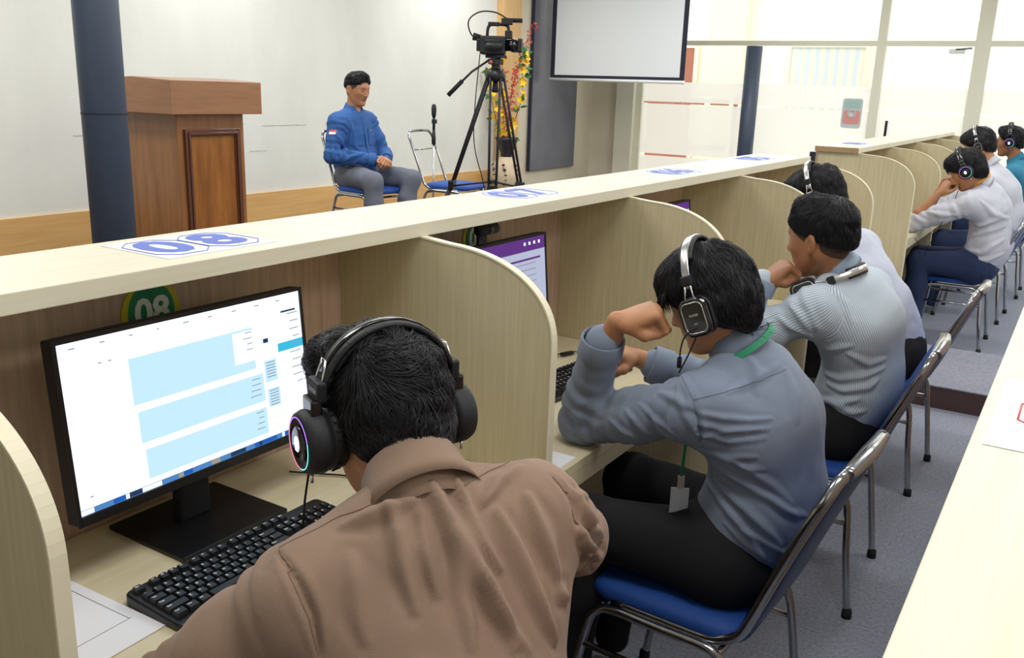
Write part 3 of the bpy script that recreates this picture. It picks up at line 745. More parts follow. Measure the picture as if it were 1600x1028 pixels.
obj('spreader_hub', lt([(0, 0), (.035, 0), (.035, .03), (0, .03)], origin=(0, 0, .545), n=20), 'black_plastic', t)
obj('shoulder', lt([(0, 0), (.06, 0), (.075, .03), (.065, .07), (.04, .09), (0, .09)], origin=(0, 0, hubz - .03), n=24), 'black_plastic', t)
obj('bowl_knob', lt([(0, -.11), (.022, -.11), (.026, -.09), (.018, -.05), (.02, -.03), (0, -.03)], origin=(0, 0, hubz), n=20), 'matte_black', t)
b_ = lt([(0, .05), (.038, .05), (.03, .07), (.034, .09), (.04, .11), (.035, .135), (0, .135)], origin=(0, 0, hubz), n=24); box(b_, (-.07, -.035, hubz + .13), (.07, .035, hubz + .150)); box(b_, (-.03, -.055, hubz + .085), (.03, .055, hubz + .125))
obj('fluid_head', b_, 'matte_black', t, bevel=.003)
obj('red_lock', lt([(0, 0), (.012, 0), (.012, .015), (0, .015)], origin=(.0, -.055, hubz + .10), axis=(0, -1, 0), n=16), 'red_ink', t)
obj('pan_handle', tb([(-.03, -.03, hubz + .12), (-.14, -.10, hubz + .03), (-.24, -.15, hubz - .08)], .008, n=8), 'matte_black', t)
obj('handle_grip', tb([(-.20, -.13, hubz - .035), (-.29, -.18, hubz - .14)], .016, n=12), 'rubber', t)
vc = thing('video_camera', 'black camcorder with top handle mounted on the tripod', 'video camera', (-3.74, 5.64, STG + hubz + .151), math.radians(28)); vc.scale = (1.12, 1.12, 1.12)
obj('body', bx((-.10, -.05, 0), (.06, .05, .115)), 'matte_black', vc, bevel=.014, seg=3)
obj('battery', bx((-.125, -.03, .02), (-.1, .03, .095)), 'black_plastic', vc, bevel=.004)
obj('lens_barrel', lt([(0, .0), (.036, 0), (.036, .035), (.042, .04), (.042, .075), (.038, .078), (.038, .09), (.03, .09), (.03, .082), (0, .082)], origin=(.06, 0, .06), axis=(1, 0, 0), n=28), 'glossy_black', vc)
obj('lens_hood', prism(bmesh.new(), rrect(.10, .085, .01), lambda u, v, q: (q, u, v + .06), .14, .165), 'matte_black', vc)
obj('top_handle', tb([(-.06, 0, .115), (-.055, 0, .165), (-.03, 0, .185), (.05, 0, .185), (.075, 0, .165), (.075, 0, .115)], .010, smooth=4, n=10), 'black_plastic', vc)
obj('microphone_unit', bx((.03, -.025, .185), (.10, .025, .225)), 'matte_black', vc, bevel=.004)
obj('microphone', tb([(.06, .03, .215), (.16, .03, .215)], .014, n=12), 'rubber', vc)
obj('side_panel', bx((-.07, -.056, .025), (.03, -.05, .09)), 'glossy_black', vc, bevel=.003); obj('hand_strap', tb([(-.06, -.055, .05), (-.01, -.085, .05), (.04, -.055, .05)], .010, smooth=4, n=8, flat=((0, 0, 1), 2.2)), 'pad_black', vc)
obj('handle_grip', bx((-.055, -.02, .175), (.02, .02, .20)), 'matte_black', vc, bevel=.006); obj('audio_box', bx((.055, -.03, .10), (.10, .03, .15)), 'matte_black', vc, bevel=.006)
obj('eyepiece', tb([(-.10, 0, .1), (-.15, 0, .11)], [.02, .024], n=14), 'rubber', vc)
o = obj('camera_cable', tb([(-3.84, 5.58, STG + hubz + .24), (-3.90, 5.55, STG + hubz + .29), (-3.915, 5.54, STG + hubz + .38), (-3.85, 5.58, STG + hubz + .44), (-3.75, 5.63, STG + hubz + .44), (-3.67, 5.68, STG + hubz + .395)], .005, smooth=6, n=8), 'rubber'); tag(o, 'black cable looping above the video camera', 'cable')
o = obj('cable', tb([(-3.83, 5.58, STG + hubz + .25), (-3.86, 5.55, STG + .9), (-3.80, 5.6, STG + .55), (-3.76, 5.6, STG + .3), (-3.72, 5.57, STG + .01), (-3.5, 5.9, STG + .008)], .004, smooth=6, n=6), 'rubber'); tag(o, 'thin cable hanging down inside the tripod legs', 'cable')
# microphone on a stand behind the empty chair
t = thing('microphone_stand', 'slim silver microphone stand behind the empty stage chair', 'microphone stand', (-4.66, 6.12, STG))
b_ = bmesh.new()
for k in range(3):
    a = math.radians(30 + 120 * k); tube(b_, [(0, 0, .10), (.13 * math.cos(a), .13 * math.sin(a), .012)], .007, n=8)
obj('base', b_, 'matte_black', t)
obj('pole', tb([(0, 0, .03), (0, 0, .80)], .007, n=10), 'silver', t)
obj('clutch', lt([(0, 0), (.016, 0), (.018, .05), (.012, .12), (0, .12)], origin=(0, 0, .76), n=16), 'matte_black', t)
obj('boom_joint', bx((-.014, -.014, .93), (.025, .014, .965)), 'matte_black', t, bevel=.004)
t = thing('microphone', 'black microphone standing upright on the slim silver stand', 'microphone', (-4.66, 6.12, STG + .88))
obj('handle', tb([(0, 0, 0), (0, 0, .10)], .012, n=12), 'matte_black', t); obj('head', lt([(0, .10), (.014, .10), (.02, .13), (.022, .17), (.017, .2), (0, .21)], n=20), 'matte_black', t)

# ------------------------------------------------------------------ vase of artificial flowers by the wood column
t = thing('flower_vase', 'tall cream ceramic vase with dark funnel neck by the wood column', 'vase', (-5.98, 9.3, STG))
KX = 1.25
obj('body', lt([(0, 0), (.12, 0), (.17, .06), (.20, .17), (.19, .27), (.14, .37), (.09, .42), (.07, .43)], n=40), 'vase', t, smooth=True)
obj('neck', lt([(.07, .43), (.075, .48), (.085, .5), (.13, .62), (.145, .66), (.135, .66), (.12, .62), (.06, .5), (0, .5)], n=6), 'vase_dark', t)
b_ = bmesh.new(); rs = random.Random(9)
for k in range(3):
    a0 = -1.9 + k * .8
    pts = [(.185 * math.cos(a0 + .1 * math.sin(j)) * 1.02, .185 * math.sin(a0 + .1 * math.sin(j)) * 1.02, .1 + j * .055) for j in range(5)]
    tube(b_, pts, .004, n=5, smooth=3)
    for j, p in enumerate(pts):
        lathe(b_, [(0, 0), (.02, .002), (0, .004)], origin=V(p) * 1.01 + V((0, 0, .02)), axis=(p[0], p[1], .2), n=8)
obj('painted_branch', b_, 'vase_dark', t)
def flower_head(b_, c, n_, r, mi=0):
    for k in range(5):
        a = 2 * math.pi * k / 5; x = n_.orthogonal().normalized(); y = n_.cross(x)
        d = x * math.cos(a) + y * math.sin(a); s = n_.cross(d)
        ps = [c, c + d * r * .5 + s * r * .35 + n_ * r * .15, c + d * r + n_ * r * .25, c + d * r * .5 - s * r * .35 + n_ * r * .15]
        ps2 = [p - n_ * .004 for p in ps]
        A = [b_.verts.new(p) for p in ps]; B = [b_.verts.new(p) for p in ps2]
        f = b_.faces.new(A); f.material_index = mi; f = b_.faces.new(B[::-1]); f.material_index = mi
        for j in range(4): f = b_.faces.new((A[j], B[j], B[(j + 1) % 4], A[(j + 1) % 4])); f.material_index = mi
branches = [[(0, 0, .5), (.03, -.02, .85), (.05, .0, 1.2), (.1, .08, 1.55), (.2, .2, 1.95)], [(0, 0, .5), (-.06, .0, .9), (-.09, .0, 1.3), (-.1, 0, 1.7)], [(0, 0, .5), (.06, .03, .8), (.12, .1, 1.1), (.13, .1, 1.45), (.14, .12, 1.62)], [(0, 0, .5), (-.1, -.06, .8), (-.17, -.1, 1.1), (-.2, -.13, 1.45)]]
kinds = ['red', 'redyellow', 'yellow', 'yellow']
for bi, (br, kd) in enumerate(zip(branches, kinds)):
    fl = thing('flower_branch', ['artificial branch of small red blossoms rising highest in the vase', 'artificial branch with red buds and yellow flowers before the wood column', 'artificial stem of yellow flowers and green leaves on the vase\'s right', 'artificial stem of yellow flowers leaning left in the vase'][bi], 'artificial flower', t.location, 0, 'artificial flower branches in the vase')
    obj('stem', tb(br, [.006, .0025], smooth=5, n=6), 'stem', fl)
    P_ = smooth_path(br, 8); fb = bmesh.new(); lb = bmesh.new(); rb = bmesh.new(); nf = nl = nr = 0
    for j in range(5, len(P_)):
        for q in range(3 if kd == 'red' else 2):
            off = V((rs.uniform(-1, 1), rs.uniform(-1, 1), rs.uniform(-.5, .8))).normalized(); c = P_[j] + off * rs.uniform(.015, .05)
            z = rs.random()
            if kd in ('red', 'redyellow') and z < .8:
                for _ in range(2): bmesh.ops.create_icosphere(rb, subdivisions=1, radius=rs.uniform(.008, .016), matrix=Matrix.Translation(c + V((rs.uniform(-.03, .03), rs.uniform(-.03, .03), rs.uniform(-.03, .03))))); nr += 1
                tube(rb, [P_[j], c], .002, n=4)
            if kd != 'red' and z > .55: flower_head(fb, c, (off + V((.3, -.9, .2))).normalized(), rs.uniform(.036, .055)); nf += 1
            if kd != 'red' and z < .4 and bi != 1:
                d = off; s = d.orthogonal().normalized()
                for q2 in range(3):
                    d2 = (d + V((rs.uniform(-.6, .6), rs.uniform(-.6, .6), rs.uniform(-.3, .6)))).normalized(); s = d2.orthogonal().normalized(); L0 = rs.uniform(.06, .1)
                    up = s.cross(d2) * .002
                    A = [lb.verts.new(p + up) for p in (c, c + d2 * L0 * .5 + s * .02, c + d2 * L0, c + d2 * L0 * .5 - s * .02)]; B = [lb.verts.new(v.co - up * 2) for v in A]
                    lb.faces.new(A); lb.faces.new(B[::-1])
                    for j2 in range(4): lb.faces.new((A[j2], B[j2], B[(j2 + 1) % 4], A[(j2 + 1) % 4]))
                nl += 1
    if nf: obj('yellow_flowers', fb, 'yellow', fl)['kind'] = 'stuff'
    else: fb.free()
    if nl: obj('leaves', lb, 'leaf', fl)['kind'] = 'stuff'
    else: lb.free()
    if nr: obj('red_blossoms', rb, 'red_bud', fl)['kind'] = 'stuff'
    else: rb.free()
# ------------------------------------------------------------------ implicit-surface bodies
def arr(v): return np.array(v, dtype=np.float64)
def unit(v): v = arr(v); return v / np.linalg.norm(v)
class Field:
    def __init__(s, lo, hi, h):
        s.lo = arr(lo); s.h = h; s.n = np.ceil((arr(hi) - s.lo) / h).astype(int) + 1
        s.f = np.full(tuple(s.n), .2, np.float32)
    def reg(s, lo, hi):
        a = np.clip(np.floor((lo - s.lo) / s.h).astype(int), 0, s.n); b = np.clip(np.ceil((hi - s.lo) / s.h).astype(int) + 1, 0, s.n)
        if (b <= a).any(): return None
        ax = [(s.lo[i] + s.h * np.arange(a[i], b[i])).astype(np.float32) for i in range(3)]
        return tuple(slice(a[i], b[i]) for i in range(3)), ax[0][:, None, None], ax[1][None, :, None], ax[2][None, None, :]
    def put(s, sl, d, k, op='add'):
        f = s.f[sl]
        if op == 'add':
            h = np.maximum(k - np.abs(f - d), 0) / k; s.f[sl] = np.minimum(f, d) - h * h * k * .25
        else:
            h = np.maximum(k - np.abs(f + d), 0) / k; s.f[sl] = np.maximum(f, -d) + h * h * k * .25
    def cone(s, a, b, ra, rb, k=.02, op='add', inf=0, flat=None):
        """tapered capsule; flat=(axis, factor<1) squeezes it along an axis"""
        a = arr(a); b = arr(b); ra += inf; rb += inf; r = max(ra, rb); m = r + k + 3 * s.h + .01
        q = s.reg(np.minimum(a, b) - m, np.maximum(a, b) + m)
        if q is None: return
        sl, X, Y, Z = q; px, py, pz = X - a[0], Y - a[1], Z - a[2]; ba = b - a
        if flat is not None:
            n = unit(flat[0]); g = 1 / flat[1] - 1; dn = px * n[0] + py * n[1] + pz * n[2]
            px = px + dn * n[0] * g; py = py + dn * n[1] * g; pz = pz + dn * n[2] * g; ba = ba + n * np.dot(ba, n) * g
        L2 = max(np.dot(ba, ba), 1e-9)
        t = np.clip((px * ba[0] + py * ba[1] + pz * ba[2]) / L2, 0, 1)
        d = np.sqrt((px - t * ba[0]) ** 2 + (py - t * ba[1]) ** 2 + (pz - t * ba[2]) ** 2) - (ra + (rb - ra) * t)
        if flat is not None: d = d * (flat[1] ** .5)
        s.put(sl, d.astype(np.float32), k, op)
    def ell(s, c, rad, F=None, k=.02, op='add', inf=0):
        """F: 3 rows = local axes"""
        c = arr(c); rad = arr(rad) + inf; m = rad.max() + k + 3 * s.h + .01
        q = s.reg(c - m, c + m)
        if q is None: return
        sl, X, Y, Z = q; px, py, pz = X - c[0], Y - c[1], Z - c[2]
        F = np.eye(3) if F is None else arr(F)
        u = [px * F[i][0] + py * F[i][1] + pz * F[i][2] for i in range(3)]
        k0 = np.sqrt(sum((u[i] / rad[i]) ** 2 for i in range(3))); k1 = np.sqrt(sum((u[i] / rad[i] ** 2) ** 2 for i in range(3))) + 1e-6
        s.put(sl, (k0 * (k0 - 1) / k1).astype(np.float32), k, op)
    def cut(s, p, n, k=.006):
        """remove the side the normal points to"""
        n = unit(n); sl, X, Y, Z = s.reg(s.lo, s.lo + s.n * s.h)
        d = (X - p[0]) * n[0] + (Y - p[1]) * n[1] + (Z - p[2]) * n[2]
        s.put(sl, (-d).astype(np.float32), k, 'sub')
    def mesh(s):
        f = s.f; b = f < 0; c = b[:-1, :-1, :-1]; al = c.copy(); an = c.copy()
        for dx in (0, 1):
            for dy in (0, 1):
                for dz in (0, 1):
                    q = b[dx:b.shape[0] - 1 + dx, dy:b.shape[1] - 1 + dy, dz:b.shape[2] - 1 + dz]; al &= q; an |= q
        act = an & ~al; idx = np.argwhere(act)
        ids = np.full(act.shape, -1, np.int64); ids[act] = np.arange(len(idx))
        co = np.array([(x, y, z) for x in (0, 1) for y in (0, 1) for z in (0, 1)])
        vals = np.stack([f[idx[:, 0] + o[0], idx[:, 1] + o[1], idx[:, 2] + o[2]] for o in co], 1).astype(np.float64)
        acc = np.zeros((len(idx), 3)); cnt = np.zeros(len(idx))
        for i in range(8):
            for j in range(i + 1, 8):
                if np.abs(co[i] - co[j]).sum() != 1: continue
                m = (vals[:, i] < 0) != (vals[:, j] < 0); t = vals[m, i] / (vals[m, i] - vals[m, j])
                acc[m] += co[i] + (co[j] - co[i]) * t[:, None]; cnt[m] += 1
        P = s.lo + (idx + acc / cnt[:, None]) * s.h
        quads = []
        for ax in range(3):
            sl0 = [slice(None)] * 3; sl1 = [slice(None)] * 3; sl0[ax] = slice(0, -1); sl1[ax] = slice(1, None)
            A = b[tuple(sl0)]; B = b[tuple(sl1)]; e = np.argwhere(A != B)
            o1, o2 = [(1, 2), (2, 0), (0, 1)][ax]
            e = e[(e[:, o1] > 0) & (e[:, o2] > 0) & (e[:, o1] < f.shape[o1] - 1) & (e[:, o2] < f.shape[o2] - 1)]
            def g(d1, d2):
                q = e.copy(); q[:, o1] -= d1; q[:, o2] -= d2; return ids[q[:, 0], q[:, 1], q[:, 2]]
            Q = np.stack([g(1, 1), g(0, 1), g(0, 0), g(1, 0)], 1)
            flip = ~A[e[:, 0], e[:, 1], e[:, 2]]; Q[flip] = Q[flip][:, ::-1]
            quads.append(Q)
        return P, np.concatenate(quads)
def normals(P, Q):
    n = np.cross(P[Q[:, 2]] - P[Q[:, 0]], P[Q[:, 3]] - P[Q[:, 1]]); out = np.zeros_like(P)
    for k in range(4): np.add.at(out, Q[:, k], n)
    return out / (np.linalg.norm(out, axis=1)[:, None] + 1e-12)
def relax(P, Q, it=1, lam=.5):
    E = np.concatenate([Q[:, [0, 1]], Q[:, [1, 2]], Q[:, [2, 3]], Q[:, [3, 0]]])
    E = np.concatenate([E, E[:, ::-1]]); deg = np.bincount(E[:, 0], minlength=len(P))[:, None].astype(float)
    for _ in range(it):
        for l in (lam, -lam * 1.02):
            a = np.stack([np.bincount(E[:, 0], P[E[:, 1], k], len(P)) for k in range(3)], 1) / np.maximum(deg, 1); P = P + (a - P) * l
    return P
def mesh_obj(name, P, Q, mats, parent, mi=None):
    me = bpy.data.meshes.new(name); me.vertices.add(len(P)); me.vertices.foreach_set('co', np.ascontiguousarray(P, np.float32).ravel())
    me.loops.add(len(Q) * 4); me.loops.foreach_set('vertex_index', np.ascontiguousarray(Q, np.int32).ravel())
    me.polygons.add(len(Q)); me.polygons.foreach_set('loop_start', np.arange(0, len(Q) * 4, 4, dtype=np.int32)); me.polygons.foreach_set('loop_total', np.full(len(Q), 4, np.int32))
    if mi is not None: me.polygons.foreach_set('material_index', np.ascontiguousarray(mi, np.int32))
    me.update(calc_edges=True); me.validate()
    me.polygons.foreach_set('use_smooth', [True] * len(me.polygons))
    for m in (mats if isinstance(mats, (list, tuple)) else [mats]): me.materials.append(M[m])
    o = bpy.data.objects.new(name, me); link(o, parent); return o
_ns = {}
def vnoise(P, scale, seed=0):
    """smooth value noise, -1..1"""
    q = P * scale + seed * 17.31; i = np.floor(q).astype(np.int64); fr = q - i; fr = fr * fr * (3 - 2 * fr)
    out = 0
    for dx in (0, 1):
        for dy in (0, 1):
            for dz in (0, 1):
                h = (i[:, 0] + dx) * 374761393 + (i[:, 1] + dy) * 668265263 + (i[:, 2] + dz) * 2147483647 + seed * 982451653
                h = (h ^ (h >> 13)) * 1274126177; h = (h ^ (h >> 16)) & 0xffff
                wgt = (fr[:, 0] if dx else 1 - fr[:, 0]) * (fr[:, 1] if dy else 1 - fr[:, 1]) * (fr[:, 2] if dz else 1 - fr[:, 2])
                out = out + wgt * (h / 32767.5 - 1)
    return out
def polydist(P, pl):
    best = np.full(len(P), 9.0); tt = np.zeros(len(P))
    m = len(pl) - 1
    for i in range(m):
        a, b = pl[i], pl[i + 1]; ba = b - a; t = np.clip(((P - a) @ ba) / (ba @ ba + 1e-12), 0, 1)
        d = np.linalg.norm(P - a - t[:, None] * ba, axis=1); u = d < best; best[u] = d[u]; tt[u] = (i + t[u]) / m
    return best, tt
def folds(P, N, fl):
    """fl: list of (polyline, width, height): soft ridges (or grooves, height < 0) along the surface"""
    D = np.zeros(len(P))
    for pl, wd, ht in fl:
        pl = [arr(p) for p in pl]
        c = np.mean(pl, 0); r = max(np.linalg.norm(p - c) for p in pl) + 4 * wd
        m = np.linalg.norm(P - c, axis=1) < r
        if not m.any(): continue
        d, t = polydist(P[m], pl); ww = wd * (.6 + .6 * np.sin(np.pi * np.clip(t, 0, 1)))
        D[m] += ht * (np.exp(-(d / ww) ** 2) - .35 * np.exp(-((d - 1.9 * ww) / ww) ** 2)) * np.sin(np.pi * np.clip(t * .9 + .05, 0, 1)) ** .5
    return P + N * D[:, None]

# ------------------------------------------------------------------ head, hand
def head_frame(fwd, up, roll=None):
    F = unit(fwd); U = arr(up) - F * np.dot(up, F); U = unit(U); L = np.cross(U, F); return F, L, U
def head_prims(f, hc, fr, s=1.0, inf=0, face=True):
    F, L, U = fr; hc = arr(hc)
    def p(a, b, c): return hc + (F * a + L * b + U * c) * s
    fm = [F, L, U]
    f.ell(p(-.012, 0, .030), arr((.096, .077, .098)) * s, fm, .02, inf=inf)
    f.ell(p(.030, 0, .0), arr((.066, .066, .085)) * s, fm, .03, inf=inf)
    f.ell(p(.036, 0, -.048), arr((.050, .053, .062)) * s, fm, .03, inf=inf)
    for q in (-1, 1):
        f.cone(p(-.012, q * .056, -.04), p(.05, q * .024, -.098), .018 * s, .016 * s, .03)
        f.ell(p(.055, q * .040, -.018), arr((.026, .022, .02)) * s, fm, .02)
    f.ell(p(.072, 0, -.098), arr((.020, .022, .017)) * s, fm, .025)
    if face:
        f.cone(p(.080, -.03, .030), p(.080, .03, .030), .014 * s, .014 * s, .016)
        for q in (-1, 1):
            f.ell(p(.096, q * .031, .010), arr((.012, .017, .011)) * s, fm, .012, 'sub')
            f.ell(p(.076, q * .031, .008), arr((.0135, .0145, .0125)) * s, fm, .004)
        f.cone(p(.088, 0, .014), p(.110, 0, -.028), .008 * s, .011 * s, .012)
        for q in (-1, 1): f.ell(p(.098, q * .011, -.032), arr((.011, .008, .008)) * s, fm, .006)
        f.cone(p(.086, -.014, -.056), p(.086, .014, -.056), .0085 * s, .0085 * s, .006)
        f.cone(p(.084, -.012, -.067), p(.084, .012, -.067), .009 * s, .009 * s, .005)
        f.cone(p(.100, -.02, -.0615), p(.100, .02, -.0615), .0022 * s, .0022 * s, .003, 'sub')
    for q in (-1, 1):
        f.ell(p(-.016, q * .083, -.004), arr((.019, .0095, .033)) * s, [unit(F * .95 + L * q * -.35), unit(L * .95 + F * q * .35), U], .006)
        f.ell(p(-.010, q * .088, -.002), arr((.009, .005, .018)) * s, fm, .004, 'sub')
        f.cone(p(-.014, q * .076, -.03), p(-.01, q * .078, -.034), .008 * s, .007 * s, .006)
def hand_pts(wr, d, n, side, curls, spread=1.0, thumb=(.35, .5), s=1.0, tin=0.0):
    """palm from wrist along d; n = palm normal (curl side); side = +1/-1 where the thumb sits along cross(n, d)"""
    wr = arr(wr); d = unit(d); n = arr(n); n = unit(n - d * np.dot(n, d)); x = np.cross(n, d) * side       # x points to the thumb
    out = []
    for i, (off, pl, ln) in enumerate(((.028, .090, (.042, .026, .022)), (.009, .093, (.046, .030, .023)), (-.010, .089, (.042, .028, .022)), (-.028, .081, (.033, .021, .020)))):
        c = curls[i] if isinstance(curls[0], (list, tuple)) else curls
        kn = wr + (d * pl + x * off - n * .004) * s; base = wr + (d * .02 + x * off * .55) * s
        dirv = unit(d + x * off * 2.2 * spread); pts = [base, kn]; ang = 0
        cur = kn
        for l_, a_ in zip(ln, c):
            ang += math.radians(a_); dd = dirv * math.cos(ang) + n * math.sin(ang); cur = cur + dd * l_ * s; pts.append(cur)
        out.append(pts)
    tb0 = wr + (d * .022 + x * .022 + n * .008) * s
    a, b = thumb
    d1 = unit(d * .62 + x * (1 - a) * .9 + n * a * .9); d2 = unit(d * .8 + x * (.35 - b) + n * b); d3 = unit(d * .8 - x * (b * .8) + n * b * .7)
    if isinstance(curls[0], (list, tuple)) and curls[0][0] > 70: d1, d2, d3 = unit(d * .7 + x * .35 + n * .55), unit(d * .85 - x * .3 + n * .25), unit(d * .8 - x * .45 + n * .1)
    t1 = tb0 + d1 * .042 * s; t2 = t1 + d2 * .034 * s; t3 = t2 + d3 * .026 * s
    out.append([tb0, t1, t2, t3]); return out, (wr, d, n, x)
def hand_prims(f, H, s=1.0):
    out, (wr, d, n, x) = H
    f.ell(wr + d * .052 * s, (.047 * s, .039 * s, .0145 * s), [d, x, n], .012)
    f.ell(wr + (d * .038 + x * .02 + n * .008) * s, (.032 * s, .018 * s, .014 * s), [d, x, n], .012)
    if np.linalg.norm(arr(out[1][-1]) - (wr + d * .045 * s)) < .055 * s: f.ell(wr + (d * .078 + n * .026) * s, (.024 * s, .036 * s, .020 * s), [d, x, n], .012)
    for i, pts in enumerate(out):
        r0 = .0105 if i < 4 else .0125
        if i < 4:
            rr = [.012, .0105, .0095, .0088, .0072]
            if i == 3: rr = [r * .87 for r in rr]
        else: rr = [.014, .0125, .0108, .0085]
        for j in range(len(pts) - 1):
            kk = .012 if j == 0 else .0035
            f.cone(pts[j], pts[j + 1], rr[j] * s, rr[j + 1] * s, kk)
def nails(H, parent, s=1.0):
    out, (wr, d, n, x) = H
    b_ = bmesh.new()
    for pts in out:
        a, b = V(pts[-2]), V(pts[-1]); ax = (b - a).normalized(); o_ = V(n); back = -(o_ - ax * o_.dot(ax)).normalized()
        c = b + back * .0066 * s; sd = ax.cross(back)
        ring = [c + ax * (.0065 * math.cos(q)) * s + sd * (.005 * math.sin(q)) * s for q in [2 * math.pi * i / 12 for i in range(12)]]
        A = [b_.verts.new(p + back * .0012 * s) for p in ring]; B = [b_.verts.new(p - back * .003 * s) for p in ring]
        b_.faces.new(A)
        for i in range(12): b_.faces.new((A[i], A[(i + 1) % 12], B[(i + 1) % 12], B[i]))
    obj('fingernails', b_, 'nail', parent)

# ------------------------------------------------------------------ person
body_frames = {}
def torso_prims(f, J, inf=0, low=True, belly=0):
    pel, wai, che, nb = arr(J['pelvis']), arr(J['waist']), arr(J['chest']), arr(J['neck'])
    fw = arr(J['front']); sd = unit(arr(J['shL']) - arr(J['shR'])); up = unit(che - wai); fr = unit(fw - up * np.dot(fw, up))
    sd2 = unit(np.cross(up, fr)) 
    hs = unit(arr(J['hipL']) - arr(J['hipR'])) if 'hipL' in J else sd2
    if low: f.cone(pel, wai, .150, .140 + belly, .05, inf=inf, flat=(J.get('pfront', fr), .76))
    f.cone(wai, che, .136 + belly, .142, .05, inf=inf, flat=(fr, .76))
    f.cone(che, che * .58 + nb * .42, .140, .098, .05, inf=inf, flat=(fr, .72))
    sl, sr = arr(J['shL']), arr(J['shR'])
    for q in (sl, sr):
        f.cone(che * .5 + nb * .5, q, .062, .052, .05, inf=inf)
        f.cone(nb + up * -.005, q * .72 + nb * .28 + up * .0, .030, .038, .05, inf=inf * .6)
        f.cone(che + (q - (sl + sr) / 2) * .55, q - up * .02, .076, .052, .05, inf=inf)
def arm_prims(f, sh, el, wr, inf=0, k=.03, sc=1.0):
    f.cone(sh, arr(sh) * .5 + arr(el) * .5, .051 * sc, .046 * sc, k, inf=inf); f.cone(arr(sh) * .5 + arr(el) * .5, el, .047 * sc, .039 * sc, k, inf=inf)
    if wr is not None:
        m = arr(el) * .68 + arr(wr) * .32
        f.cone(el, m, .039 * sc, .040 * sc, .02, inf=inf); f.cone(m, wr, .040 * sc, .0275 * sc, .02, inf=inf)
def leg_prims(f, hip, kn, an, inf=0):
    hip, kn, an = arr(hip), arr(kn), arr(an)
    f.cone(hip, kn, .088, .058, .05, inf=inf); m = kn * .65 + an * .35
    f.cone(kn, m, .056, .055, .03, inf=inf); f.cone(m, an, .055, .038, .03, inf=inf)
def bbox(J, keys, m):
    A = np.stack([arr(J[k]) for k in keys if k in J]); return A.min(0) - m, A.max(0) + m
def sleeve_wrinkles(P, N, sh, el, wr, amp=.004, seed=0):
    D = np.zeros(len(P)); sh, el, wr = arr(sh), arr(el), arr(wr)
    for a, b, c0, wd in ((sh, el, .82, .28), (el, wr, .2, .3), (sh, el, .15, .22)):
        ba = b - a; L_ = np.linalg.norm(ba); t = ((P - a) @ ba) / L_ ** 2; d = np.linalg.norm(P - a - np.clip(t, 0, 1)[:, None] * ba, axis=1)
        m = (t > -.2) & (t < 1.2) & (d < .085)
        ph = t * L_ / .024 * 2 * np.pi / 2 + vnoise(P, 14, seed) * 2.2 + vnoise(P, 5, seed + 3) * 3
        D += np.where(m, amp * np.sin(ph) * np.exp(-((t - c0) / wd) ** 2) * (.6 + .5 * vnoise(P, 9, seed + 9)), 0)
    return P + N * D[:, None]
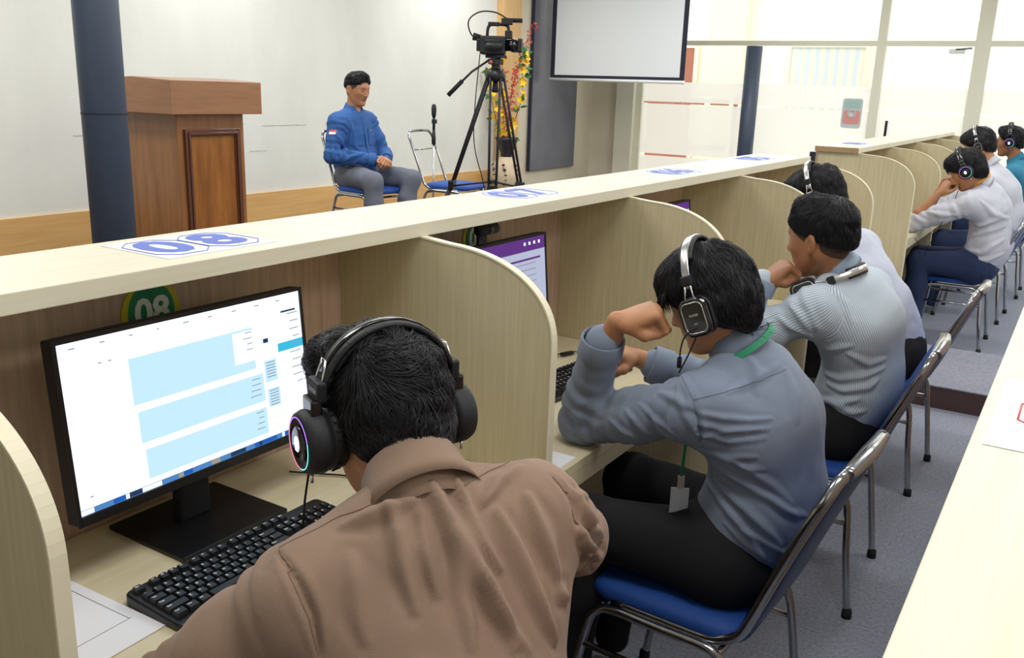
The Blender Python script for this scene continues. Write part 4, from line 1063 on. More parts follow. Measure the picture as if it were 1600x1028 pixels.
def person(label, J, mats, h=.0055, hb=.007, hr=None, fold=(), hands=(), belly=0, group=None, collar=True, seams=(), cup_=0, legs=True, face=True, open_front=False, shoes=True, wr_amp=.004, sh_inf=.012, noise_amp=.003, hem_z=None, hs=1.0, neckr=.050, eyes=True, hair_cfg=None, arm_sc=1.0, uv=False, cgap=14, leaf=1.0, fade=None):
    skin, shirt, trou = mats
    fr = head_frame(J['hf'], J['hu']); hc = arr(J['head']); F, L_, U = fr
    keys = [k for k in J if k[:2] in ('pe', 'wa', 'ch', 'ne', 'he', 'sh', 'el', 'wr', 'hi', 'kn', 'an') and k != 'shirt_cuts']
    lo, hi = bbox(J, keys, .19)
    lo[2] = max(lo[2], .0)
    f = Field(lo, hi, h)
    torso_prims(f, J, -.006)
    for s in 'LR':
        arm_prims(f, J['sh' + s], J['el' + s], J['wr' + s], -.004, sc=arm_sc)
        if legs: leg_prims(f, J['hip' + s], J['kn' + s], J['an' + s], -.006)
    f.cone(hc + (F * -.022 - U * .045) * hs, J['neck'], neckr, neckr + .006, .03)
    head_prims(f, hc, fr, s=hs, face=face)
    HH = []
    for Hd in hands:
        hand_prims(f, Hd); HH.append(Hd)
    P, Q = f.mesh(); P = relax(P, Q, 1, .4)
    def hp(a, b, c): return hc + (F * a + L_ * b + U * c) * hs
    mi = np.zeros(len(Q), int)
    if face:
        c = P[Q].mean(1); rel = (c - hc) @ np.stack([F, L_, U]).T / hs
        lipm = (rel[:, 0] > .075) & (np.abs(rel[:, 1]) < .021) & (rel[:, 2] < -.0485 - .09 * np.abs(rel[:, 1])) & (rel[:, 2] > -.0745 + .3 * np.abs(rel[:, 1])); mi[lipm] = 1
    body = mesh_obj('person', P, Q, [skin, 'lip'], None, mi); tag(body, label, 'person', group)
    for Hd in HH: nails(Hd, body)
    if face:
        b_ = bmesh.new()
        for q in (-1, 1): tube(b_, [hp(.091, q * .012, .030), hp(.093, q * .026, .036), hp(.083, q * .046, .031)], [.0025, .0035, .0018], n=6, smooth=3)
        obj('eyebrows', b_, 'hair', body)
        b_ = bmesh.new()
        for q in (-1, 1): tube(b_, [hp(.0895, q * .018, .004), hp(.091, q * .030, .0025), hp(.085, q * .043, .005)], .0016, n=6, smooth=3)
        obj('eyelashes', b_, 'hair', body)
        if eyes:
            b_ = bmesh.new()
            for q in (-1, 1): bmesh.ops.create_uvsphere(b_, u_segments=16, v_segments=10, radius=.0105 * hs, matrix=Matrix.Translation(hp(.0795, q * .031, .0075)) @ Matrix.Scale(1, 4))
            obj('eyes', b_, 'eye_white', body, smooth=True)
            b_ = bmesh.new()
            for q in (-1, 1): bmesh.ops.create_uvsphere(b_, u_segments=14, v_segments=8, radius=.0052 * hs, matrix=Matrix.Translation(hp(.0858, q * .031, .0065)))
            obj('irises', b_, 'iris', body, smooth=True)
    if fade:
        ff = Field(hc - .16 * hs, hc + .16 * hs, .0035); fm = [F, L_, U]
        ff.ell(hp(-.012, 0, .030), arr((.0965, .0775, .0985)) * hs, fm, .02, inf=.0018); ff.ell(hp(.030, 0, .0), arr((.066, .066, .085)) * hs, fm, .03, inf=.0018)
        ff.cone(hc + (F * -.022 - U * .045) * hs, J['neck'], neckr, neckr + .006, .03, inf=.0012)
        fa = arr(fade); ff.cut(hp(fa[0], 0, fa[1]), F * (fa[1] - fa[3]) - U * (fa[0] - fa[2]), .004)
        ff.cut(hp(.050, 0, 0), F * .8 - U * .15, .012)
        for q in (-1, 1): ff.ell(hp(-.014, q * .083, -.008), arr((.026, .03, .038)) * hs, fm, .004, 'sub')
        Pf, Qf = ff.mesh(); Pf = relax(Pf, Qf, 2); mesh_obj('cropped_hair', Pf, Qf, 'cropped_hair', body)
    # shirt
    k2 = [k for k in keys if k[:2] in ('sh', 'el', 'wr', 'ch', 'wa', 'pe', 'ne', 'hi')]
    lo, hi = bbox(J, k2, .23); f = Field(lo, hi, hb)
    torso_prims(f, J, sh_inf, belly=belly)
    if J.get('bulk'):
        for a, b, ra, rb in J['bulk']: f.cone(a, b, ra, rb, .06)
    for s in 'LR': arm_prims(f, J['sh' + s], J['el' + s], J.get('cuff' + s, J['wr' + s]), sh_inf + .001, k=.035, sc=arm_sc)
    up = unit(arr(J['neck']) - arr(J['chest']))
    nbv = arr(J['neck']); nax = unit(unit(hc - U * .05 - F * .02 - nbv) * .6 + up * .4)
    f.cone(nbv + nax * (neckr * .8), nbv + nax * .16, neckr + .002, neckr + .006, .012, 'sub')
    if J.get('topcut') is not None: f.cut(nbv + nax * J['topcut'], nax, .015)
    if open_front:
        fxx = arr(J.get('cfront', J['front'])); fxx = unit(fxx - nax * np.dot(fxx, nax))
        f.cone(nbv + fxx * .07 + nax * .03, nbv + fxx * .125 - nax * .03, .028, .010, .01, 'sub')
    P, Q = f.mesh(); P = relax(P, Q, 3, .5); N = normals(P, Q)
    P = P + N * (noise_amp * vnoise(P, 11, 3) + noise_amp * .5 * vnoise(P, 26, 5))[:, None]
    for s in 'LR': P = sleeve_wrinkles(P, N, J['sh' + s], J['el' + s], J['wr' + s], wr_amp, seed=5 if s == 'L' else 8)
    if fold: P = folds(P, normals(P, Q), fold)
    sh = mesh_obj('shirt', P, Q, shirt, body)
    if uv:
        best = np.full(len(P), 9.0); ux = np.zeros(len(P)); vx = np.zeros(len(P))
        bones = [('pelvis', 'waist', .12, .15), ('waist', 'chest', .12, .15), ('chest', 'neck', .12, .15)] + [(a + s_, b_ + s_, .05, .055) for s_ in 'LR' for a, b_ in (('sh', 'el'), ('el', 'wr'))]
        for a, b_, rr_, sub in bones:
            A, B = arr(J[a]), arr(J[b_]); ba = B - A; t = np.clip(((P - A) @ ba) / (ba @ ba), 0, 1); rel = P - A - t[:, None] * ba; d = np.linalg.norm(rel, axis=1) - sub
            ax = unit(arr(J['neck']) - arr(J['pelvis'])) if rr_ > .1 else unit(ba); e1 = unit(np.cross(ax, (0, 1, 0.01))) ; e2 = np.cross(ax, e1)
            uu = np.arctan2(rel @ e1, rel @ e2) * (rr_ if rr_ < .1 else .16)
            m = d < best; best[m] = d[m]; ux[m] = uu[m]
        uvl = sh.data.uv_layers.new(name='UVMap'); li = np.zeros(len(sh.data.loops), np.int32); sh.data.loops.foreach_get('vertex_index', li)
        uvl.data.foreach_set('uv', np.stack([ux[li], vx[li]], 1).astype(np.float32).ravel())
    bv = BVHTree.FromPolygons([tuple(p) for p in P], [tuple(int(i) for i in q) for q in Q])
    for pl, r, nm, mt in seams:
        b_ = bmesh.new(); pp = []
        for p in smooth_path(pl, 8):
            loc, nrm, _, _ = bv.find_nearest(p); pp.append(loc + nrm * r * .3)
        tube(b_, pp, r, n=6); obj(nm, b_, mt, sh)
    # cuffs
    for s in 'LR':
        e, w_ = arr(J['el' + s]), arr(J.get('cuff' + s, J['wr' + s])); ax = unit(w_ - e)
        r = .0285 * arm_sc + sh_inf + .002
        obj('cuff', lt([(r + .003, -.052), (r + .0035, -.05), (r + .0015, -.002), (r, .0), (r - .003, -.002), (r - .002, -.03)], origin=w_ + ax * .014, axis=ax, n=28, cap=False, sx=1.12), shirt, sh, smooth=True)
    if collar:
        nb = arr(J['neck']); na = unit(hc - U * .05 - F * .02 - nb); na = unit(na * .6 + up * .4)
        fx = arr(J.get('cfront', J['front'])); fx = unit(fx - na * np.dot(fx, na)); fy = np.cross(na, fx)
        b_ = bmesh.new(); n = 44; prof = [(neckr + .013, -.055), (neckr + .008, .012), (neckr + .007, .030), (neckr + .010, .036), (neckr + .015, .033), (neckr + .025, .034 - .030 * leaf), (neckr + .032, .034 - .048 * leaf), (neckr + .028, .034 - .046 * leaf), (neckr + .014, .018)]
        rings = []
        for i in range(n + 1):
            a = math.radians(cgap) + (2 * math.pi - math.radians(2 * cgap)) * i / n
            tip = max(0, 1 - min(i, n - i) / 8)
            ring = []
            for j, (r, z) in enumerate(prof):
                rr = r * (1 + .06 * math.cos(a)); zz = z - (.012 + .012 * math.cos(a)) * 1 + J.get('collar_back', 0) * (1 - math.cos(a)) / 2 + (-.030 * tip if 4 < j < 8 else 0) + (.004 if math.cos(a) < -.3 else 0)
                ring.append(b_.verts.new(nb + na * (zz + J.get('collar_up', .018)) + (fx * math.cos(a) + fy * math.sin(a)) * rr))
            rings.append(ring)
        for A, B in zip(rings, rings[1:]):
            for j in range(len(prof) - 1): b_.faces.new((A[j], A[j + 1], B[j + 1], B[j]))
        co_ = obj('collar', b_, shirt, sh, smooth=True)
        body_frames[label] = (nb, na, fx, fy, neckr, J.get('collar_up', .018), sh, J.get('collar_back', 0))
        m_ = co_.modifiers.new('s', 'SOLIDIFY'); m_.thickness = .0015
    # trousers
    if legs:
        k3 = ['pelvis', 'hipL', 'hipR', 'knL', 'knR', 'anL', 'anR', 'waist']; lo, hi = bbox(J, k3, .2); lo[2] = max(lo[2], min(J['anL'][2], J['anR'][2]) - .03)
        f = Field(lo, hi, hb * 1.3)
        pf = J.get('pfront', J['front'])
        f.cone(J['pelvis'], arr(J['pelvis']) * .45 + arr(J['waist']) * .55, .156, .142, .05, flat=(pf, .78))
        for s in 'LR':
            f.cone(J['pelvis'], J['hip' + s], .10, .10, .06, inf=.006); leg_prims(f, J['hip' + s], J['kn' + s], J['an' + s], .012)
        P, Q = f.mesh(); P = relax(P, Q, 2); N = normals(P, Q); P = P + N * (.004 * vnoise(P, 12, 2) + .002 * vnoise(P, 30, 6))[:, None]
        mesh_obj('trousers', P, Q, trou, body)
        if shoes:
            for s in 'LR':
                an = arr(J['an' + s]); fwd = unit(arr(J.get('toe' + s, pf)) * arr((1, 1, 0)))
                f = Field(an - .2, an + .3 * fwd + .16, .008); z0 = an[2] - .075
                gz = arr((an[0], an[1], z0))
                f.cone(gz + arr((0, 0, .03)) - fwd * .03, gz + fwd * .12 + arr((0, 0, .028)), .036, .04, .02); f.cone(gz + fwd * .12 + arr((0, 0, .028)), gz + fwd * .19 + arr((0, 0, .022)), .04, .028, .02)
                f.cone(gz + arr((0, 0, .07)), gz + arr((0, 0, .04)) + fwd * .04, .04, .036, .02); f.cut(gz + arr((0, 0, .004)), (0, 0, -1))
                P, Q = f.mesh(); mesh_obj('shoe', P, Q, 'shoe', body)
    if hair_cfg: make_hair(body, hc, fr, hs, **hair_cfg)
    return body, bv, fr, hc
def make_hair(body, hc, fr, s, vol=.016, extra=(), cuts=(), line=(.085, .052, -.085, -.085), n=2500, length=.055, whorl=(-.05, 0, .12), seed=1, h=.005, curl=.35, width=.0011, swirl=.5, cut_ear=True, lump=.004, fringe=0, fr_box=(.08, .055, .05, .05), front=None, edge=.012):
    """cap of hair plus fine locks; line = (front fwd, front up, nape fwd, nape up) in head units"""
    F, L_, U = fr; hc = arr(hc)
    def p(a, b, c): return hc + (F * a + L_ * b + U * c) * s
    fm = [F, L_, U]; f = Field(hc - .19 * s, hc + .19 * s, h)
    f.ell(p(-.014, 0, .030 + vol * .55), arr((.097 + vol * .8, .078 + vol * .6, .098 + vol * .6)) * s, fm, .02)
    f.ell(p(.03, 0, .062), arr((.058, .060, .055)) * s, fm, .03, inf=vol)
    f.ell(p(-.045, 0, -.03), arr((.062, .064, .07)) * s, fm, .03, inf=vol * .35)
    for c, r in extra: f.ell(p(*c), arr(r) * s, fm, .02)
    a = arr(line); dfw, dup = a[0] - a[2], a[1] - a[3]
    nrm = F * dup - U * dfw
    f.cut(p(a[0], 0, a[1]), nrm, edge)
    if front is not None: f.cut(p(front, 0, .06), F * 1.0 - U * .12, .02)
    if front is not None: f.ell(p(.10, 0, -.0), arr((.052, .10, .070)) * s, fm, .02, 'sub')
    if cut_ear:
        for q in (-1, 1): f.ell(p(.012, q * .1, -.02), arr((.036, .05, .045)) * s, fm, .008, 'sub')
    for c, r in cuts: f.ell(p(*c), arr(r) * s, fm, .01, 'sub')
    P, Q = f.mesh(); P = relax(P, Q, 2); N = normals(P, Q)
    P = P + N * (lump * vnoise(P, 34, seed) + lump * .7 * vnoise(P, 75, seed + 1))[:, None]
    o = mesh_obj('hair', P, Q, 'hair', body)
    bv = BVHTree.FromPolygons([tuple(q) for q in P], [tuple(int(i) for i in q) for q in Q])
    rs = np.random.RandomState(seed); ids = rs.randint(0, len(P), n); W_ = V(p(*whorl)); Uv = V(U); Fv = V(F)
    PS = P[ids]; n1 = vnoise(PS, 22, seed + 4); n2 = vnoise(PS, 60, seed + 6); n3 = vnoise(PS, 38, seed + 8)
    verts = []; faces = []; steps = 6
    for i in range(n):
        pt = V(PS[i]); rr = rs.rand(); ln = length * (.6 + .6 * rr) * s; lift = .0016 + .004 * rs.rand() ** 3
        pts = []; ang = (swirl * n1[i] * 2 + curl * n2[i] * 2 + .25 * (rs.rand() - .5)); bend = curl * n3[i] * .8
        nr = V(N[ids[i]])
        for k in range(steps + 1):
            pts.append((pt + nr * (lift * min(1, k / 2) + .0004), nr))
            out = pt - W_; out = out - nr * out.dot(nr)
            if out.length < 1e-5: out = nr.orthogonal()
            out.normalize(); dn = -Uv + nr * Uv.dot(nr); dirv = (out + dn * .35).normalized()
            dirv = Quaternion(nr, ang + bend * k) @ dirv
            nx = pt + dirv * ln / steps; r_ = bv.find_nearest(nx)
            if r_[0] is None: break
            if (r_[0] - nx).length > .008: pt = nx
            else: pt = r_[0]; nr = (nr + r_[1]).normalized()
        for k, (q, nn) in enumerate(pts):
            d = (pts[min(k + 1, len(pts) - 1)][0] - pts[max(k - 1, 0)][0]); d = d.normalized() if d.length > 1e-9 else V((0, 0, 1)); sd = d.cross(nn).normalized()
            wd = width * (1 - .75 * k / steps) * (.7 + .7 * rr)
            b0 = len(verts)
            verts += [q + sd * wd, q - sd * wd, q + nn * wd * .9]
            if k: 
                for (x0, x1) in ((0, 1), (1, 2), (2, 0)): faces.append((b0 - 3 + x0, b0 - 3 + x1, b0 + x1, b0 + x0))
    for i in range(fringe):
        y = (2 * rs.rand() - 1) * fr_box[1]; x = fr_box[0] * (1 - .55 * (abs(y) / .075) ** 2) + .01 * rs.rand(); z0 = fr_box[2] + .02 * rs.rand()
        src = bv.find_nearest(V(p(x + .03, y * 1.25, z0)))[0]
        if src is None: continue
        ln = fr_box[3] * (.6 + .7 * rs.rand()) * s; side_ = (rs.rand() - .5) * .7; wv_ = rs.rand() * 6
        outv = V(F * (.25 + .25 * rs.rand()) + L_ * (y * 4)); q = src - V(F) * .004; b0 = len(verts)
        for k in range(steps + 1):
            t = k / steps; dirv = (V(-U) * (.6 + t) + outv * (1 - t) + V(L_) * side_ * (.5 + .5 * math.sin(wv_ + 3 * t))).normalized()
            sd = dirv.cross(V(F)).normalized(); nn = sd.cross(dirv); wd = .0022 * (1 - .85 * t) * (.5 + rs.rand() * .25 if k == 0 else .7)
            b0 = len(verts); verts += [q + sd * wd, q - sd * wd, q - nn * wd * .8]
            if k:
                for (x0, x1) in ((0, 1), (1, 2), (2, 0)): faces.append((b0 - 3 + x0, b0 - 3 + x1, b0 + x1, b0 + x0))
            q = q + dirv * ln / steps
    mesh_obj('hair_locks', np.array([tuple(v) for v in verts]), np.array(faces), 'hair_strand', o)
    return o

# ------------------------------------------------------------------ headphones (worn over or round the neck)
def headphones(label, hc, fr, s=1.0, style='led', tilt=0, cup=.041, col='headphones worn by people in the carrels', zoff=-.005, wide=.098, top=.155, cable=None, mic=False, fb=-.004, band='pad_black', side=(-1, 1), cupk=1.0):
    F, L_, U = [V(tuple(x)) for x in fr]; hc = V(tuple(hc))
    q = Quaternion(L_, math.radians(tilt)); F = q @ F; U = q @ U
    t = thing('headphones', label, 'headphones', hc, 0, None)
    t.rotation_mode = 'QUATERNION'; m = Matrix((F, L_, U)).transposed(); t.rotation_quaternion = m.to_quaternion(); t.scale = (s, s, s)
    # local: +x forward, +y left, +z up
    def arc(r_add, a0, a1, n=28):
        out = []
        for k in range(n + 1):
            a = math.radians(a0 + (a1 - a0) * k / n); out.append(V((fb, (wide + .002 + r_add) * math.cos(a), .03 + (top - .03 + r_add) * math.sin(a))))
        return out
    def strip(pts, w_, th, name, mt):
        b_ = bmesh.new(); rings = []
        for i, p in enumerate(pts):
            d = (pts[min(i + 1, len(pts) - 1)] - pts[max(i - 1, 0)]).normalized(); nn = V((1, 0, 0)).cross(d)
            ww = w_ if not callable(w_) else w_(i / (len(pts) - 1))
            rings.append([b_.verts.new(p + V((x * ww / 2, 0, 0)) + nn * (z * th / 2)) for x, z in ((-1, -.6), (-.8, -1), (.8, -1), (1, -.6), (1, .6), (.8, 1), (-.8, 1), (-1, .6))])
        for A, B in zip(rings, rings[1:]):
            for j in range(8): b_.faces.new((A[j], A[(j + 1) % 8], B[(j + 1) % 8], B[j]))
        b_.faces.new(rings[0]); b_.faces.new(rings[-1][::-1])
        return obj(name, b_, mt, t, smooth=True)
    if style == 'led':
        strip(arc(.006, 22, 158), .034, .009, 'headband', band)
        strip(arc(-.002, 35, 145), .028, .008, 'headband_cushion', 'pad_black')
        strip(arc(.0115, 30, 150), .010, .003, 'headband_trim', 'glossy_black')
    else:
        strip(arc(.004, 8, 172), .019, .004, 'headband', 'silver')
        strip(arc(-.002, 40, 140), .034, .010, 'headband_cushion', 'pad_black')
    for sd in side:
        y = sd
        if style == 'led':
            a = math.radians(22); ex = V((fb, sd * (wide + .008) * math.cos(a), .03 + (top - .024) * math.sin(a)))
            lowp = V((fb, sd * (wide + .012), zoff + cup + .004))
            b_ = bmesh.new()
            tube(b_, [lowp + V((-.010, 0, -.002)), ex + V((-.010, 0, .012)), ex + V((-.006, -sd * .006, .034)), ex + V((.006, -sd * .006, .034)), ex + V((.010, 0, .012)), lowp + V((.010, 0, -.002))], .0016, n=6)
            obj('wire_slider', b_, 'silver', t)
            obj('slider_block', bx((-.019, -.007, -.016), (.019, .007, .012)), 'matte_black', t, bevel=.003, loc=(fb, ex.y + sd * .004, ex.z - .004))
            obj('hinge_block', bx((-.017, -.008, -.012), (.017, .008, .014)), 'glossy_black', t, bevel=.003, loc=(fb, sd * (wide + .012), zoff + cup + .008))
            text_o = text_bm('REXUS', .0085, .0006, basis((1 * sd, 0, 0), (0, 0, 1), (0, -sd, 0), (fb, ex.y + sd * .0115, ex.z - .006)))
            for v_ in text_o.verts: pass
            obj('lettering', text_o, 'frame_grey', t)
            C0 = V((fb, sd * (wide - .014), zoff)); ax = (0, sd, 0)
            obj('ear_cushion', lt([(.026, -.012), (.040, -.010), (.045, .0), (.042, .012), (.030, .014)], origin=C0, axis=ax, n=36, sx=1, sy=1, cap=False), 'pad_black', t)
            cu = obj('ear_cup', lt([(.030, .010), (.042, .012), (.0455, .020), (.0445, .036), (.041, .044), (.037, .047), (.034, .0465), (.033, .043), (0, .043)], origin=C0, axis=ax, n=40), 'matte_black', t)
            r0 = .0355
            for k, (a0_, a1_, mt_) in enumerate(((100, 200, 'led_cyan'), (200, 330, 'led_violet'), (330, 460, 'led_pink'))):
                obj('light_ring', lt([(r0 - .0012, .0462), (r0, .0478), (r0 + .0014, .0462)], origin=C0, axis=ax, n=16, a0=math.radians(a0_), a1=math.radians(a1_), cap=False, xdir=(1, 0, 0)), mt_, t)
            obj('cap_disc', lt([(.024, .043), (.0235, .0475), (.020, .049), (0, .049)], origin=C0, axis=ax, n=32), 'glossy_black', t)
            lb = bmesh.new()
            prism(lb, [(-.004, -.010), (.004, -.010), (.0075, -.002), (.007, .006), (.003, .0105), (-.003, .0105), (-.007, .006), (-.0075, -.002)], lambda u, v, w_: tuple(C0 + V((u, sd * w_, v))), .049, .0502)
            obj('glowing_emblem', lb, 'led_white', t)
            b_ = bmesh.new()
            for k in range(22):
                a_ = 2 * math.pi * k / 22; tube(b_, [C0 + V((.0405 * math.cos(a_), -sd * .008, .0405 * math.sin(a_))), C0 + V((.045 * math.cos(a_), sd * .008, .045 * math.sin(a_)))], .0016, n=5)
            obj('cushion_ribs', b_, 'rubber', t)
            obj('pin', lt([(0, 0), (.0022, 0), (.0022, .012), (0, .012)], origin=C0 + V((-.012, sd * .034, -.043)), axis=(0, 0, -1), n=10), 'silver', t)
        else:
            C0 = V((fb, sd * (wide - .012), zoff))
            obj('ear_cushion', prism(bmesh.new(), rrect(.068 * cupk, .082 * cupk, .028, 7), lambda u, v, w_: tuple(C0 + V((u, sd * w_, v))), -.008, .014), 'pad_black', t, bevel=.006, seg=3)
            obj('ear_cup', prism(bmesh.new(), rrect(.064 * cupk, .080 * cupk, .024, 7), lambda u, v, w_: tuple(C0 + V((u, sd * w_, v))), .014, .034), 'glossy_black', t, bevel=.006, seg=3)
            b_ = bmesh.new(); tube(b_, [C0 + V((u, sd * .0345, v)) for u, v in rrect(.046 * cupk, .062 * cupk, .014, 6)], .0015, n=6, closed=True)
            obj('silver_outline', b_, 'silver', t)
            b_ = bmesh.new()
            for u in (-.008, .008): tube(b_, [C0 + V((u * 1.5, sd * .03, .038)), C0 + V((u, sd * .022, .062)), C0 + V((u * .8, sd * .016, .082))], .0022, n=6)
            obj('yoke', b_, 'silver', t)
            obj('slider_block', bx((-.013, -.008, -.012), (.013, .008, .012)), 'matte_black', t, bevel=.004, loc=tuple(C0 + V((0, sd * .014, .084))))
            tx = text_bm('REXUS', .0075, .0005, basis((1 * sd, 0, 0), (0, 0, 1), (0, -sd, 0), C0 + V((0, sd * .0348, .006))))
            text_bm('HX', .006, .0005, basis((1 * sd, 0, 0), (0, 0, 1), (0, -sd, 0), C0 + V((0, sd * .0348, -.014))), bm=tx)
            obj('lettering', tx, 'frame_grey', t)
    if mic:
        sd = mic; C0 = V((fb, sd * wide, zoff))
        obj('microphone_boom', tb([C0 + V((0, sd * .022, -.022)), C0 + V((.035, sd * .022, -.035)), C0 + V((.06, sd * .012, -.062)), C0 + V((.078, sd * .0, -.09))], .002, smooth=5, n=6), 'rubber', t)
        obj('microphone_tip', tb([C0 + V((.074, sd * .002, -.082)), C0 + V((.086, -sd * .004, -.104))], .0055, n=10), 'rubber', t)
    if cable: 
        o = obj('headphone_cable', tb(cable, .0018, smooth=8, n=6), 'rubber'); tag(o, 'thin cord hanging from the headphones of the person in the ' + label.split('person in the ')[-1], 'cable')
    return t
# soft creases and seams on the shirts: (points on the cloth, width, height)
P1_FOLDS = [([(-0.6537,0.861,1.1),(-0.6384,0.8552,1.0879),(-0.6243,0.8507,1.0752),(-0.602,0.845,1.0578),(-0.5832,0.8439,1.0378),(-0.5643,0.8426,1.0129),(-0.5462,0.8422,0.9875),(-0.5249,0.837,0.9607),(-0.504,0.832,0.9342)],0.012,0.0176),([(-0.6384,0.8942,1.0972),(-0.6219,0.8844,1.0839),(-0.6069,0.8764,1.07),(-0.5909,0.871,1.0555),(-0.5772,0.8689,1.0393),(-0.5642,0.8717,1.0235),(-0.5509,0.8743,1.0079)],0.009,0.0144),([(-0.588,0.9194,1.0582),(-0.5691,0.9142,1.0386),(-0.5507,0.9096,1.019),(-0.5329,0.9059,0.9938),(-0.516,0.9036,0.9677),(-0.5009,0.9043,0.9397),(-0.4888,0.9106,0.9074)],0.0105,0.0144),([(-0.6871,0.8138,1.0822),(-0.6693,0.8036,1.0705),(-0.6536,0.7956,1.0577),(-0.6392,0.7854,1.0407),(-0.6267,0.7774,1.0226),(-0.615,0.7702,1.0042),(-0.6028,0.7623,0.9867)],0.0105,0.0112),([(-0.5747,0.974,1.0628),(-0.5565,0.9654,1.0433),(-0.54,0.9592,1.0229),(-0.5245,0.9549,0.9961),(-0.5122,0.9564,0.9656)],0.0097,0.0128),([(-0.6445,0.8297,1.0777),(-0.6307,0.816,1.0612),(-0.6184,0.8041,1.0443),(-0.6031,0.7961,1.0218),(-0.589,0.7892,0.9988)],0.009,0.0096),([(-0.5398,1.04,1.053),(-0.5276,1.0416,1.0355),(-0.5234,1.0596,1.009),(-0.5481,1.1345,0.9518),(-0.5697,1.2063,0.8946)],0.009,0.0112),([(-0.5245,1.025,1.0344),(-0.5163,1.0231,1.0145),(-0.5165,1.0378,0.9848),(-0.5488,1.1112,0.9236),(-0.5784,1.1805,0.8627)],0.0075,0.0096),([(-0.5643,0.8426,1.0129),(-0.5494,0.8426,0.9915),(-0.5331,0.8403,0.972),(-0.5129,0.8452,0.9476),(-0.4927,0.85,0.9232)],0.009,0.0112),([(-0.66,0.8338,1.0874),(-0.6747,0.8176,1.0816),(-0.6903,0.8028,1.0751),(-0.7085,0.7875,1.0654),(-0.7265,0.7719,1.0558)],0.009,0.0112),([(-0.6094,1.0086,1.0861),(-0.6117,0.9828,1.0832),(-0.612,0.9547,1.0821),(-0.6067,0.9284,1.0768),(-0.6027,0.9049,1.0706)],0.0075,0.0096),([(-0.693,0.7487,1.0346),(-0.6777,0.7383,1.0187),(-0.6653,0.7309,1.0007),(-0.6511,0.7214,0.9798),(-0.6373,0.7121,0.9592)],0.012,0.008),([(-0.5094,0.9523,0.9572),(-0.5033,0.9648,0.9303)],0.009,0.0096),([(-0.7785,0.7109,1.0291),(-0.7484,0.6976,1.0243),(-0.7263,0.6912,1.0143),(-0.7101,0.687,0.9991),(-0.6968,0.6855,0.9817),(-0.6886,0.6827,0.9606),(-0.6812,0.6807,0.9389)],0.0053,-0.008),([(-0.5676,1.028,1.073),(-0.5386,1.027,1.0525),(-0.5183,1.0204,1.0208),(-0.5471,1.1135,0.9295),(-0.5594,1.1475,0.8908),(-0.5875,1.2149,0.8298)],0.006,-0.0096),([(-0.5149,1.0227,0.9919),(-0.5471,1.1135,0.9295),(-0.5718,1.1929,0.8727),(-0.5771,1.2256,0.8562)],0.0075,0.0096),([(-0.5358,1.0445,1.0466),(-0.5726,1.1487,0.9898)],0.0075,0.008),([(-0.6027,0.838,1.0553),(-0.5896,0.8284,1.0375),(-0.5778,0.8207,1.0187),(-0.5675,0.8149,0.9988),(-0.5558,0.8068,0.9809),(-0.5445,0.7954,0.965),(-0.5335,0.7842,0.9494)],0.009,0.0096)]
